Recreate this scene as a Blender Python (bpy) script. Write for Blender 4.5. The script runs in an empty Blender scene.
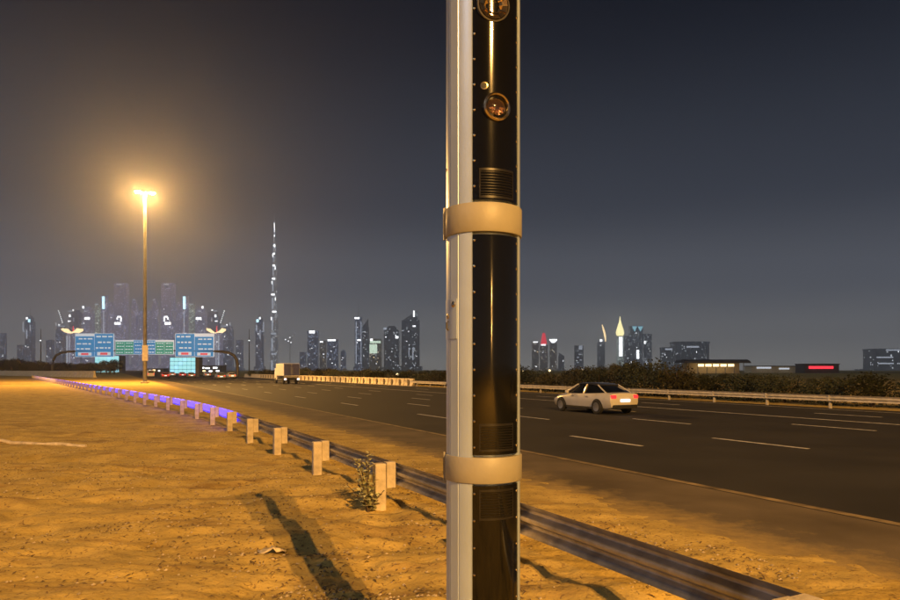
import bpy, math, random
import numpy as np
from mathutils import Vector, Matrix
random.seed(7)
rng = np.random.default_rng(5)
SC = bpy.context.scene
C = SC.collection
PI = math.pi

# ------------------------------------------------------------------ camera
CAMH, F, HY = 2.1, 680.0, 370.0          # eye height, focal length in photo pixels, horizon row
cam = bpy.data.cameras.new('camera'); camo = bpy.data.objects.new('camera', cam); C.objects.link(camo)
camo.location = (0, 0, CAMH); camo.rotation_euler = (PI/2, 0, 0)
cam.sensor_width = 36; cam.lens = F/900*36; cam.shift_y = (HY-300)/900
cam.clip_start = 0.05; cam.clip_end = 30000
SC.camera = camo

# ------------------------------------------------------------------ sky, added cool fill, exposure
w = bpy.data.worlds.new('World'); SC.world = w; w.use_nodes = True
nt = w.node_tree; nt.nodes.clear()
tc = nt.nodes.new('ShaderNodeTexCoord'); sx = nt.nodes.new('ShaderNodeSeparateXYZ')
nt.links.new(tc.outputs['Generated'], sx.inputs[0])
rp = nt.nodes.new('ShaderNodeValToRGB'); nt.links.new(sx.outputs['Z'], rp.inputs[0])
cr = rp.color_ramp; cr.interpolation = 'EASE'
cr.elements[0].position = 0.0; cr.elements[0].color = (.40, .39, .36, 1)
cr.elements[1].position = 1.0; cr.elements[1].color = (.003, .004, .007, 1)
for p, c in ((.05, (.24, .237, .225, 1)), (.12, (.102, .108, .122, 1)), (.24, (.029, .035, .049, 1)), (.48, (.0018, .0038, .009, 1))):
    e = cr.elements.new(p); e.color = c
bg = nt.nodes.new('ShaderNodeBackground'); bg.inputs['Strength'].default_value = 1.0
nt.links.new(rp.outputs[0], bg.inputs[0])
wo = nt.nodes.new('ShaderNodeOutputWorld'); nt.links.new(bg.outputs[0], wo.inputs[0])

sun = bpy.data.lights.new('moon', 'SUN'); suno = bpy.data.objects.new('moon', sun); C.objects.link(suno)
sun.energy = 0.40; sun.angle = math.radians(0.6); sun.color = (.86, .92, 1.0)  # cool fill added from behind left to whiten the camera tower
suno.rotation_euler = Vector((.75, .5, -.62)).to_track_quat('-Z', 'Y').to_euler()
SC.view_settings.view_transform = 'Standard'; SC.view_settings.look = 'None'
SC.view_settings.exposure = 0.0; SC.view_settings.gamma = 1.0
SC.render.engine = 'CYCLES'
SC.cycles.use_denoising = True
SC.cycles.max_bounces = 6; SC.cycles.volume_bounces = 2
SC.cycles.sample_clamp_indirect = 4.0
LAMP_COL = (1.0, .51, .125)
LAMP_W = 285000.0

# ------------------------------------------------------------------ helpers
def R(n, s, z=0.0):                       # road coordinates: n across the road, s along it
    return Vector((.89443*n - .44721*s, .44721*n + .89443*s, z))
ROADZ = math.atan2(.89443, -.44721)       # heading of the traffic
def px(x, y, D):                          # photo pixel at distance D -> point
    return Vector(((x-450)/F*D, D, CAMH + (HY-y)/F*D))

class MB:
    def __init__(s): s.v = []; s.f = []
    def add(s, vs, fs):
        b = len(s.v); s.v += [tuple(v) for v in vs]; s.f += [tuple(b+i for i in f) for f in fs]; return s
    def box(s, x0, x1, y0, y1, z0, z1, ch=0.0):
        if ch <= 0:
            return s.add([(x0,y0,z0),(x1,y0,z0),(x1,y1,z0),(x0,y1,z0),(x0,y0,z1),(x1,y0,z1),(x1,y1,z1),(x0,y1,z1)],
                  [(0,3,2,1),(4,5,6,7),(0,1,5,4),(1,2,6,5),(2,3,7,6),(3,0,4,7)])
        pts = [(x0+ch,y0),(x1-ch,y0),(x1,y0+ch),(x1,y1-ch),(x1-ch,y1),(x0+ch,y1),(x0,y1-ch),(x0,y0+ch)]
        ins = [(min(max(p[0],x0+ch),x1-ch), min(max(p[1],y0+ch),y1-ch)) for p in pts]
        vs = [(a,b,z0) for a,b in pts] + [(a,b,z1-ch) for a,b in pts] + [(a,b,z1) for a,b in ins]
        n = 8; fs = [tuple(range(n))[::-1]]
        for k in range(n):
            m = (k+1) % n
            fs.append((k, m, n+m, n+k)); fs.append((n+k, n+m, 2*n+m, 2*n+k))
        fs.append(tuple(range(2*n, 3*n)))
        return s.add(vs, fs)
    def prism(s, poly, z0, z1, top=1.0, cx=0, cy=0):
        n = len(poly)
        vs = [(a,b,z0) for a,b in poly] + [(cx+(a-cx)*top, cy+(b-cy)*top, z1) for a,b in poly]
        fs = [tuple(range(n))[::-1], tuple(range(n, 2*n))] + [(k,(k+1)%n,n+(k+1)%n,n+k) for k in range(n)]
        return s.add(vs, fs)
    def loft(s, rings, cap=True):
        n = len(rings[0]); vs = [p for r in rings for p in r]; fs = []
        for i in range(len(rings)-1):
            for k in range(n):
                m = (k+1) % n; fs.append((i*n+k, i*n+m, (i+1)*n+m, (i+1)*n+k))
        if cap: fs += [tuple(range(n))[::-1], tuple(range((len(rings)-1)*n, len(rings)*n))]
        return s.add(vs, fs)
    def tube(s, pts, rad, seg=10, cap=True):
        pts = [Vector(p) for p in pts]; rings = []
        rads = rad if isinstance(rad, (list, tuple)) else [rad]*len(pts)
        for i, p in enumerate(pts):
            d = (pts[min(i+1, len(pts)-1)] - pts[max(i-1, 0)]).normalized()
            up = Vector((0,0,1)) if abs(d.z) < .95 else Vector((1,0,0))
            a = d.cross(up).normalized(); b = d.cross(a)
            rings.append([p + (a*math.cos(2*PI*k/seg) + b*math.sin(2*PI*k/seg))*rads[i] for k in range(seg)])
        return s.loft(rings, cap)
    def cyl(s, c, r, h, seg=16, axis='z', r2=None):
        c = Vector(c); d = {'x': Vector((1,0,0)), 'y': Vector((0,1,0)), 'z': Vector((0,0,1))}[axis] if isinstance(axis, str) else Vector(axis).normalized()
        return s.tube([c, c + d*h], [r, r if r2 is None else r2], seg)
    def lathe(s, prof, seg=24, c=(0,0,0), axis=None):
        M = Matrix.Identity(3) if axis is None else Vector(axis).to_track_quat('Z', 'Y').to_matrix()
        c = Vector(c)
        rings = [[c + M @ Vector((r*math.cos(2*PI*k/seg), r*math.sin(2*PI*k/seg), z)) for k in range(seg)] for r, z in prof]
        return s.loft(rings)
    def mesh(s, name, m, smooth=False, mods=None):
        me = bpy.data.meshes.new(name); me.from_pydata(s.v, [], s.f); me.update()
        if m: me.materials.append(m)
        if smooth:
            me.polygons.foreach_set('use_smooth', [True]*len(me.polygons))
            me.set_sharp_from_angle(angle=math.radians(38))
        return me
    def build(s, name, m, parent=None, smooth=False, loc=None, rotz=None):
        return inst(name, s.mesh(name, m, smooth), parent, loc, rotz)

def inst(name, me, parent=None, loc=None, rotz=None, scale=None):
    o = bpy.data.objects.new(name, me); C.objects.link(o)
    if parent: o.parent = parent
    if loc is not None: o.location = loc
    if rotz is not None: o.rotation_euler = (0, 0, rotz)
    if scale is not None: o.scale = scale
    return o
def tag(o, label=None, cat=None, group=None, kind=None):
    if label: o['label'] = label
    if cat: o['category'] = cat
    if group: o['group'] = group
    if kind: o['kind'] = kind
    return o
def thing(name, label, cat, loc=(0,0,0), rotz=0, group=None):
    o = bpy.data.objects.new(name, None); C.objects.link(o); o.empty_display_size = .2
    o.location = loc; o.rotation_euler = (0, 0, rotz)
    return tag(o, label, cat, group)
def dup(root, loc, rotz=None, label=None, scale=None):
    r = root.copy(); C.objects.link(r); r.location = loc
    if rotz is not None: r.rotation_euler = (0, 0, rotz)
    if scale is not None: r.scale = scale
    if label: r['label'] = label
    for ch in list(root.children):
        c = ch.copy(); C.objects.link(c); c.parent = r
        for g in list(ch.children):
            d = g.copy(); C.objects.link(d); d.parent = c
    return r

def mat(name, col, rough=.6, metal=0.0, var=.2, scale=4.0, bump=0.0, bscale=30.0, emit=None, estr=0.0, spec=.5, detail=5, sample=True, coat=0.0, col2=None, coords='Object'):
    m = bpy.data.materials.new(name); m.use_nodes = True; t = m.node_tree
    b = t.nodes['Principled BSDF']
    b.inputs['Roughness'].default_value = rough; b.inputs['Metallic'].default_value = metal
    b.inputs['Specular IOR Level'].default_value = spec; b.inputs['Coat Weight'].default_value = coat
    b.inputs['Base Color'].default_value = (*col, 1)
    if var or bump:
        co = t.nodes.new('ShaderNodeTexCoord')
    if var:
        n = t.nodes.new('ShaderNodeTexNoise'); n.inputs['Scale'].default_value = scale; n.inputs['Detail'].default_value = detail
        t.links.new(co.outputs[coords], n.inputs['Vector'])
        mx = t.nodes.new('ShaderNodeMix'); mx.data_type = 'RGBA'
        c2 = col2 or tuple(c*(1-var) for c in col); c1 = col if col2 else tuple(min(1, c*(1+var)) for c in col)
        mx.inputs['A'].default_value = (*c2, 1); mx.inputs['B'].default_value = (*c1, 1)
        mr = t.nodes.new('ShaderNodeMapRange'); mr.inputs['From Min'].default_value = .32; mr.inputs['From Max'].default_value = .68
        t.links.new(n.outputs['Fac'], mr.inputs['Value']); t.links.new(mr.outputs[0], mx.inputs['Factor'])
        t.links.new(mx.outputs['Result'], b.inputs['Base Color'])
        rr = t.nodes.new('ShaderNodeMapRange'); rr.inputs['To Min'].default_value = max(0, rough-.08); rr.inputs['To Max'].default_value = min(1, rough+.08)
        t.links.new(n.outputs['Fac'], rr.inputs['Value']); t.links.new(rr.outputs[0], b.inputs['Roughness'])
    if bump:
        n2 = t.nodes.new('ShaderNodeTexNoise'); n2.inputs['Scale'].default_value = bscale; n2.inputs['Detail'].default_value = 6
        t.links.new(co.outputs[coords], n2.inputs['Vector'])
        bp = t.nodes.new('ShaderNodeBump'); bp.inputs['Strength'].default_value = bump; bp.inputs['Distance'].default_value = .02
        t.links.new(n2.outputs['Fac'], bp.inputs['Height']); t.links.new(bp.outputs[0], b.inputs['Normal'])
    if emit:
        b.inputs['Emission Color'].default_value = (*emit, 1); b.inputs['Emission Strength'].default_value = estr
        if not sample: m.cycles.emission_sampling = 'NONE'
    return m

def facade(name, col, glow, dens=.9, estr=1.2, cell=(5, 5, 4), wash=0.0):
    """far tower skin: dark cladding with small lit windows, most of them dark"""
    m = mat(name, col, .45, 0, .15, .05)
    t = m.node_tree; b = t.nodes['Principled BSDF']
    co = t.nodes.new('ShaderNodeTexCoord')
    dv = t.nodes.new('ShaderNodeVectorMath'); dv.operation = 'DIVIDE'; dv.inputs[1].default_value = cell
    fl = t.nodes.new('ShaderNodeVectorMath'); fl.operation = 'FLOOR'
    t.links.new(co.outputs['Object'], dv.inputs[0]); t.links.new(dv.outputs[0], fl.inputs[0])
    wn = t.nodes.new('ShaderNodeTexWhiteNoise'); t.links.new(fl.outputs[0], wn.inputs['Vector'])
    big = t.nodes.new('ShaderNodeTexNoise'); big.inputs['Scale'].default_value = .03; t.links.new(co.outputs['Object'], big.inputs['Vector'])
    ad = t.nodes.new('ShaderNodeMath'); ad.operation = 'MULTIPLY_ADD'; ad.inputs[1].default_value = .5; ad.inputs[2].default_value = -.25
    t.links.new(big.outputs['Fac'], ad.inputs[0])
    su = t.nodes.new('ShaderNodeMath'); su.operation = 'ADD'; t.links.new(wn.outputs['Value'], su.inputs[0]); t.links.new(ad.outputs[0], su.inputs[1])
    gt = t.nodes.new('ShaderNodeMath'); gt.operation = 'GREATER_THAN'; gt.inputs[1].default_value = dens
    t.links.new(su.outputs[0], gt.inputs[0])
    mu = t.nodes.new('ShaderNodeMath'); mu.operation = 'MULTIPLY_ADD'; mu.inputs[1].default_value = estr*1.05; mu.inputs[2].default_value = wash*1.8  # wash: even glow added over the whole skin to pale distant towers
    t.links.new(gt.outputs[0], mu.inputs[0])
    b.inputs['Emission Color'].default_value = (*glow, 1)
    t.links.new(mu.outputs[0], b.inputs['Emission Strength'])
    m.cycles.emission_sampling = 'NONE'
    return m
def glow(name, col, s, sample=False):
    return mat(name, tuple(c*.5 for c in col), .5, 0, 0, emit=col, estr=s*(1.6 if name.startswith('light_') else 1), sample=sample)

# value noise in numpy
def _h(i, j, seed):
    a = (i*374761393 + j*668265263 + seed*982451653).astype(np.int64) & 0x7fffffff
    a = ((a ^ (a >> 13))*1274126177) & 0x7fffffff
    return ((a ^ (a >> 16)) & 0xffff)/65535.0
def vnoise(x, y, seed=0):
    i = np.floor(x).astype(np.int64); j = np.floor(y).astype(np.int64); u = x-i; v = y-j
    u = u*u*(3-2*u); v = v*v*(3-2*v)
    return (_h(i,j,seed)*(1-u)+_h(i+1,j,seed)*u)*(1-v) + (_h(i,j+1,seed)*(1-u)+_h(i+1,j+1,seed)*u)*v
def fbm(x, y, seed=0, o=4):
    r = 0; a = .5
    for k in range(o):
        r = r + a*vnoise(x*2**k, y*2**k, seed+k); a *= .5
    return r

# ------------------------------------------------------------------ materials
M = {}
def sand_material():
    m = mat('sand', (.47, .345, .115), .95, 0, .22, 1.3, .8, 22, detail=8, spec=.1)
    t = m.node_tree; b = t.nodes['Principled BSDF']
    link = b.inputs['Base Color'].links[0]; src = link.from_socket
    co = [n for n in t.nodes if n.type == 'TEX_COORD'][0]
    # streaky darker drifts and fine dark grit
    mp = t.nodes.new('ShaderNodeMapping'); mp.inputs['Scale'].default_value = (.35, 1.5, 1)
    t.links.new(co.outputs['Object'], mp.inputs['Vector'])
    n1 = t.nodes.new('ShaderNodeTexNoise'); n1.inputs['Scale'].default_value = 1.6; n1.inputs['Detail'].default_value = 7; n1.inputs['Distortion'].default_value = .6
    t.links.new(mp.outputs[0], n1.inputs['Vector'])
    r1 = t.nodes.new('ShaderNodeMapRange'); r1.inputs['From Min'].default_value = .52; r1.inputs['From Max'].default_value = .72; r1.inputs['To Max'].default_value = .72
    t.links.new(n1.outputs['Fac'], r1.inputs['Value'])
    m1 = t.nodes.new('ShaderNodeMix'); m1.data_type = 'RGBA'; m1.inputs['B'].default_value = (.19, .115, .05, 1)
    t.links.new(src, m1.inputs['A']); t.links.new(r1.outputs[0], m1.inputs['Factor'])
    n2 = t.nodes.new('ShaderNodeTexNoise'); n2.inputs['Scale'].default_value = 17; n2.inputs['Detail'].default_value = 4; n2.inputs['Distortion'].default_value = 1.2
    t.links.new(co.outputs['Object'], n2.inputs['Vector'])
    r2 = t.nodes.new('ShaderNodeMapRange'); r2.inputs['From Min'].default_value = .57; r2.inputs['From Max'].default_value = .68; r2.inputs['To Max'].default_value = .75
    t.links.new(n2.outputs['Fac'], r2.inputs['Value'])
    m2 = t.nodes.new('ShaderNodeMix'); m2.data_type = 'RGBA'; m2.inputs['B'].default_value = (.13, .08, .05, 1)
    t.links.new(m1.outputs['Result'], m2.inputs['A']); t.links.new(r2.outputs[0], m2.inputs['Factor'])
    t.links.new(m2.outputs['Result'], b.inputs['Base Color'])
    return m
M['sand'] = sand_material()
M['asphalt'] = mat('asphalt', (.024, .023, .0225), .78, 0, .25, .35, .35, 60, detail=9, spec=.35)
M['shoulder'] = mat('dusty_asphalt', (.115, .092, .066), .9, 0, .3, .6, .4, 50, detail=9, spec=.2)
def dust(m):
    t = m.node_tree; b = t.nodes['Principled BSDF']; src = b.inputs['Base Color'].links[0].from_socket
    co = t.nodes.new('ShaderNodeTexCoord'); dt = t.nodes.new('ShaderNodeVectorMath'); dt.operation = 'DOT_PRODUCT'; dt.inputs[1].default_value = (.89443, .44721, 0)
    t.links.new(co.outputs['Object'], dt.inputs[0])
    n = t.nodes.new('ShaderNodeTexNoise'); n.inputs['Scale'].default_value = 2.2; n.inputs['Detail'].default_value = 9; n.inputs['Roughness'].default_value = .7
    t.links.new(co.outputs['Object'], n.inputs['Vector'])
    ma = t.nodes.new('ShaderNodeMath'); ma.operation = 'MULTIPLY_ADD'; ma.inputs[1].default_value = -2.6; t.links.new(n.outputs['Fac'], ma.inputs[0]); t.links.new(dt.outputs['Value'], ma.inputs[2])
    mr = t.nodes.new('ShaderNodeMapRange'); mr.inputs['From Min'].default_value = 6.5; mr.inputs['From Max'].default_value = 5.4; mr.inputs['To Max'].default_value = .85
    t.links.new(ma.outputs[0], mr.inputs['Value'])
    mx = t.nodes.new('ShaderNodeMix'); mx.data_type = 'RGBA'; mx.inputs['B'].default_value = (.40, .29, .11, 1)
    t.links.new(src, mx.inputs['A']); t.links.new(mr.outputs[0], mx.inputs['Factor']); t.links.new(mx.outputs['Result'], b.inputs['Base Color'])
dust(M['shoulder'])
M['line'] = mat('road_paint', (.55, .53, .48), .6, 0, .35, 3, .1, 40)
M['line_y'] = mat('edge_paint', (.20, .15, .08), .75, 0, .6, 2.2, .1, 40)
M['concrete'] = mat('post_concrete', (.50, .43, .33), .85, 0, .22, 7, .35, 45)
M['barrier'] = mat('barrier_concrete', (.62, .52, .34), .8, 0, .25, 2, .2, 20)
M['barrier_dark'] = mat('barrier_stripe', (.12, .09, .05), .8, 0, .2, 2)
M['galv'] = mat('galvanised_steel', (.42, .42, .43), .42, .85, .25, 6, .06, 60)
M['galv_far'] = mat('dull_steel', (.52, .47, .38), .6, .2, .2, 4, .05, 40)
M['alu'] = mat('anodised_aluminium', (.44, .54, .70), .38, .35, .07, 2.2, .03, 90)
M['alu_dark'] = mat('dark_trim', (.10, .095, .09), .4, .6, .1, 4)
M['acrylic'] = mat('black_acrylic', (.004, .004, .004), .09, 0, 0, spec=.5)
t_ = M['acrylic'].node_tree; b_ = t_.nodes['Principled BSDF']; b_.inputs['Anisotropic'].default_value = 0
M['band'] = mat('cream_paint', (.29, .27, .215), .5, 0, .06, 6, .05, 40)
M['rubber'] = mat('black_rubber', (.012, .012, .012), .6, 0, .2, 6)
M['vent'] = mat('vent_plastic', (.012, .011, .010), .3, 0, 0)
M['brass'] = mat('brassy_reflector', (.80, .58, .28), .16, 1.0, .1, 12)
M['chrome'] = mat('ring_metal', (.55, .45, .30), .25, 1.0, .1, 12)
M['lens'] = mat('lens_glass', (.03, .018, .012), .05, 0, 0, spec=.8, coat=1)
M['lens_iris'] = mat('lens_iris', (.16, .07, .045), .35, .2, .7, 90)
M['steel'] = mat('mast_steel', (.24, .24, .23), .5, .4, .15, 1.5)
M['lampglow'] = glow('lamp_bowl', (1.0, .66, .2), 60)
M['white_paint'] = mat('white_paint', (.78, .77, .74), .35, 0, .05, 3, coat=.4)
M['cream_car'] = mat('cream_car_paint', (.60, .56, .48), .3, 0, .04, 2, coat=.6)
M['carglass'] = mat('car_glass', (.006, .007, .008), .06, 0, 0, spec=.6)
M['tyre'] = mat('tyre', (.015, .015, .015), .8, 0, .2, 8)
M['rim'] = mat('rim', (.5, .5, .5), .3, .9, .1, 6)
M['dark_roof'] = mat('dark_car_roof', (.03, .03, .032), .3, 0, .05, 2, coat=.6)
M['tail'] = glow('tail_light', (1.0, .03, .035), 1.5)
M['head'] = glow('head_light', (1.0, .95, .85), 9)
M['plate'] = glow('lit_number_plate', (.9, .95, 1.0), 1.6)
M['navy'] = mat('navy_panel', (.10, .10, .24), .5, 0, .15, 1.5)
M['leaf'] = mat('leaf', (.034, .040, .018), .75, 0, .45, 2.5)
M['leaf2'] = mat('leaf_dry', (.048, .045, .021), .8, 0, .45, 2.5)
M['bark'] = mat('bark', (.10, .07, .045), .9, 0, .3, 8)
M['milkweed'] = mat('milkweed_leaf', (.46, .46, .27), .6, 0, .35, 9)
M['signblue'] = mat('sign_blue', (.02, .13, .36), .5, 0, .1, .6, emit=(.05, .28, .58), estr=.6, sample=False)
M['signgreen'] = mat('sign_green', (.02, .20, .14), .5, 0, .1, .6, emit=(.04, .36, .27), estr=.55, sample=False)
M['signwhite'] = mat('sign_white', (.7, .75, .8), .5, 0, .05, .6, emit=(.55, .70, .85), estr=.55, sample=False)
M['signred'] = mat('sign_red', (.6, .06, .08), .5, 0, .05, .6, emit=(.75, .12, .16), estr=.6, sample=False)
M['gantry'] = mat('gantry_steel', (.10, .09, .085), .5, .3, .15, .6)
M['violet'] = glow('violet_led', (.07, .038, 1.0), 4.6, True)
M['wood'] = mat('bleached_timber', (.55, .47, .36), .85, 0, .3, 6, .3, 30)

# ------------------------------------------------------------------ ground, road
def ground_h(x, y):
    n = .89443*x + .44721*y
    d = np.sqrt(x*x + y*y)
    near = np.clip(1 - d/160, 0, 1)
    rip = fbm(x*.55, y*1.7 + .35*np.sin(x*.7), 3, 5) - .47
    fine = fbm(x*3.4, y*4.2, 11, 4) - .47
    foot = np.clip(fbm(x*1.15+5, y*2.1, 21, 3)-.5, 0, 1)
    h = (.26*rip + .085*fine - .32*foot)*near
    h += .06*np.clip((2.0-n)/4, 0, 1)
    edge = np.clip((n - 5.6)/1.4, 0, 1)
    h = h*(1-edge*.8) + .02*(1-edge) + edge*.010
    h = np.where(n > 5.2, np.maximum(h, .03*np.clip((n-5.2)/.4, 0, 1) - .016), h)
    inroad = np.clip((n - 6.7 - .7*(fbm(x*.7, y*.7, 31, 4)-.47) - .9*(fbm(x*5, y*5, 36, 4)-.45))/1.3, 0, 1)*np.clip((36.6 - n)/.6, 0, 1)
    h = h*(1-inroad) - .045*inroad
    # keep the place where the fence stands even
    return h
def build_ground():
    front = np.radians(np.concatenate([np.arange(-46, 46.01, .2)]))
    back = np.radians(np.arange(52, 314, 6.0))
    ang = np.concatenate([front, back]); nf = len(ang)
    rad = [1.2]
    while rad[-1] < 70: rad.append(rad[-1]*1.0065)
    while rad[-1] < 5000: rad.append(rad[-1]*1.06)
    rad = np.array(rad); nr = len(rad)
    A, Rr = np.meshgrid(ang, rad)
    X = Rr*np.sin(A); Y = Rr*np.cos(A); Z = ground_h(X, Y)
    co = np.stack([X, Y, Z], -1).reshape(-1, 3)
    co = np.vstack([co, [[0, 0, 0]]]); ctr = len(co)-1
    i, j = np.meshgrid(np.arange(nr-1), np.arange(nf), indexing='ij')
    a = i*nf + j; b = i*nf + (j+1) % nf
    q = np.stack([a, a+nf, b+nf, b], -1).reshape(-1, 4)[:, ::-1]
    tri = np.stack([np.full(nf, ctr), np.arange(nf), (np.arange(nf)+1) % nf], -1)[:, ::-1]
    me = bpy.data.meshes.new('ground')
    me.vertices.add(len(co)); me.vertices.foreach_set('co', co.ravel())
    nl = q.size + tri.size; me.loops.add(nl)
    me.loops.foreach_set('vertex_index', np.concatenate([q.ravel(), tri.ravel()]).astype(np.int32))
    me.polygons.add(len(q)+len(tri))
    st = np.concatenate([np.arange(len(q))*4, q.size + np.arange(len(tri))*3]).astype(np.int32)
    me.polygons.foreach_set('loop_start', st)
    me.polygons.foreach_set('use_smooth', np.ones(len(st), bool))
    me.update(calc_edges=True); me.validate()
    if me.polygons[0].normal.z < 0: me.flip_normals()
    me.materials.append(M['sand'])
    return tag(inst('ground', me), kind='structure')
ground = build_ground()
def gz(x, y): return float(ground_h(np.array([x]), np.array([y]))[0])

def strip(name, n0, n1, s0, s1, z, m, parent=None, step=20):
    mb = MB(); k = max(1, int((s1-s0)/step)); vs = []
    for i in range(k+1):
        s = s0+(s1-s0)*i/k; vs += [R(n0, s, z), R(n1, s, z)]
    mb.add(vs, [(2*i, 2*i+1, 2*i+3, 2*i+2) for i in range(k)])
    return mb.build(name, m, parent)
road = tag(strip('road', 5.75, 35.8, -700, 3500, 0, M['asphalt']), kind='structure')
tag(strip('shoulder', 5.7, 9.45, -700, 3500, .004, M['shoulder']), kind='structure')
strip('edge_line', 9.5, 9.68, -90, 1500, .0045, M['line_y'], road)
strip('edge_line', 34.2, 34.38, -90, 1500, .0045, M['line'], road)
dash = MB().box(-.075, .075, -1.6, 1.6, .001, .005).mesh('lane_dash', M['line'])
for li, n in enumerate((13.1, 16.6, 20.1, 23.6, 30.6)):
    s = (16-36, 13.5-36, 9-36, 4-36, 8-36)[li]
    while s < 150:
        inst('lane_dash', dash, road, R(n, s, .003), ROADZ-PI/2); s += 12
strip('lane_line', 26.9, 27.15, -60, 900, .0045, M['line'], road)  # white painted strip standing in for the trail of passing headlights

# ------------------------------------------------------------------ speed camera tower
TX, TY, TR = .18, 3.7, .2
tower = thing('speed_camera_tower', 'tall round aluminium roadside camera tower with black front panels and two cream bands', 'speed camera', (TX, TY, 0))
def pol(th, r): a = math.radians(th - 2.8); return (r*math.sin(a), -r*math.cos(a))
def arcbox(mb, t0, t1, r0, r1, z0, z1, seg=16):
    rings = []
    for k in range(seg+1):
        t = t0+(t1-t0)*k/seg; a = pol(t, r0); b = pol(t, r1)
        rings.append([(a[0],a[1],z0), (b[0],b[1],z0), (b[0],b[1],z1), (a[0],a[1],z1)])
    return mb.loft(rings)
P0, P1 = -16.5, 69.5
TOP = 4.2
prof = []
def seg_(t0, t1, n, r=TR):
    for k in range(n+1): prof.append(pol(t0+(t1-t0)*k/n, r))
seg_(P1+1.2, 256, 60); prof += [pol(257, TR-.004), pol(258, TR-.004)]; seg_(259, 298, 12)
prof += [pol(299, TR-.005), pol(300.2, TR-.005)]; seg_(301, 319, 1); prof += [pol(319.8, TR-.004), pol(320.8, TR-.004)]; seg_(321.6, 360+P0-1.2, 10)
prof += [pol(360+P0-1.2, TR-.03), pol(P1+1.2+0, TR-.03)]
inner = [pol(360+P0-1.2, TR-.03)]
prof = prof[:-1] + [pol(t, TR-.03) for t in range(int(360+P0-3), int(360+P1+2), 6)] if False else prof[:-1] + [pol(t-360, TR-.03) for t in np.linspace(360+P0+3, 360+P1-3, 14)] + [pol(P1+1.2, TR-.03)]
MB().prism(prof, 0.02, TOP-.03).build('shell', M['alu'], tower, smooth=True)
MB().lathe([(.001, TOP+.05), (.08, TOP+.045), (.16, TOP+.025), (.206, TOP-.005), (.206, TOP-.035), (.001, TOP-.035)][::-1], 40).build('cap', M['alu'], tower, True)
MB().box(-.3, .3, -.3, .3, -.06, .02, .01).build('base_plate', M['galv'], tower)
for a in (-1, 1):
    for b in (-1, 1): MB().cyl((.25*a, .25*b, .02), .02, .03, 6).build('anchor_bolt', M['galv'], tower)
panels = []
for z0, z1 in ((.12, 1.50), (1.66, 2.80), (2.98, TOP-.05)):
    p = arcbox(MB(), P0, P1, TR-.024, TR-.004, z0, z1, 40).build('front_panel', M['acrylic'], tower, True); panels.append(p)
for t0 in (P0-.9, P1-.1):       # bright edge trims along the panels
    arcbox(MB(), t0, t0+1.0, TR-.02, TR+.0015, .12, TOP-.05, 2).build('edge_trim', M['alu'], tower, True)
boltm = MB().lathe([(.0075, 0), (.006, .003), (.002, .0045)], 8).mesh('bolt', M['chrome'], True)
def bolt(th, z, parent):
    q = pol(th, TR-.004); o = inst('bolt', boltm, parent, (q[0], q[1], z))
    o.rotation_euler = Vector((q[0], q[1], 0)).to_track_quat('Z', 'Y').to_euler(); return o
for i, (z0, z1) in enumerate(((.2, 1.46), (1.70, 2.77), (3.05, 4.1))):
    k = int(round((z1-z0)/.135))
    for q in range(k+1):
        for th in (P0+3.2, P1-5): bolt(th, z0+(z1-z0)*q/k, panels[i])
for z0, z1, c in ((2.815, 2.965, 0), (1.513, 1.647, 1)):
    b = MB().lathe([(TR-.02, z0), (TR+.007, z0), (TR+.010, z0+.004), (TR+.010, z1-.004), (TR+.007, z1), (TR-.02, z1)], 72).build('clamp_band', M['band'], tower, True)
    m_ = MB(); arcbox(m_, -86, -79, TR+.008, TR+.016, z0-.012, z1+.010, 3); m_.build('clasp', M['band'], b)
    m_ = MB(); arcbox(m_, -84, -81.5, TR+.0155, TR+.0175, z0+.02, z1-.02, 2); m_.build('clasp_slot', M['rubber'], b)
def vent(z0, z1, pan, n=9):
    fr = MB()
    arcbox(fr, -6, 53, TR-.006, TR-.001, z0-.012, z0, 16); arcbox(fr, -6, 53, TR-.006, TR-.001, z1, z1+.012, 16)
    arcbox(fr, -6, -3.5, TR-.006, TR-.001, z0, z1, 2); arcbox(fr, 50.5, 53, TR-.006, TR-.001, z0, z1, 2)
    v = fr.build('vent', M['vent'], pan, True)
    # the sub-parts hang from the panel, as the vent is itself one
    for k in range(n):
        zc = z0+(z1-z0)*(k+.5)/n; hh = (z1-z0)/n*.30
        rings = []
        for q in range(17):
            t = -3.4+53.8*q/16
            a, b_, c_ = pol(t, TR-.006), pol(t, TR-.0005), pol(t, TR-.006)
            rings.append([(a[0],a[1],zc-hh), (b_[0],b_[1],zc-hh*.2), (b_[0],b_[1],zc+hh*.2), (c_[0],c_[1],zc+hh)])
        MB().loft(rings).build('louvre', M['vent'], pan, True)
vent(3.0, 3.13, panels[2]); vent(1.69, 1.81, panels[1]); vent(1.335, 1.47, panels[0])
def on_panel(th, z):
    q = pol(th, TR-.004); ax = Vector((q[0], q[1], 0)).normalized(); return Vector((q[0], q[1], z)), ax
c, ax = on_panel(21, 3.46)
MB().lathe([(.074, -.03), (.074, .008), (.066, .014), (.060, .010), (.057, -.012), (.001, -.013)], 36, c, ax).build('camera_bezel', M['chrome'], panels[2], True)
MB().lathe([(.055, -.012), (.05, -.004), (.034, .004), (.001, .008)], 36, c, ax).build('camera_lens', M['lens'], panels[2], True)
m_ = MB(); Mx = ax.to_track_quat('Z', 'Y').to_matrix()
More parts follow.
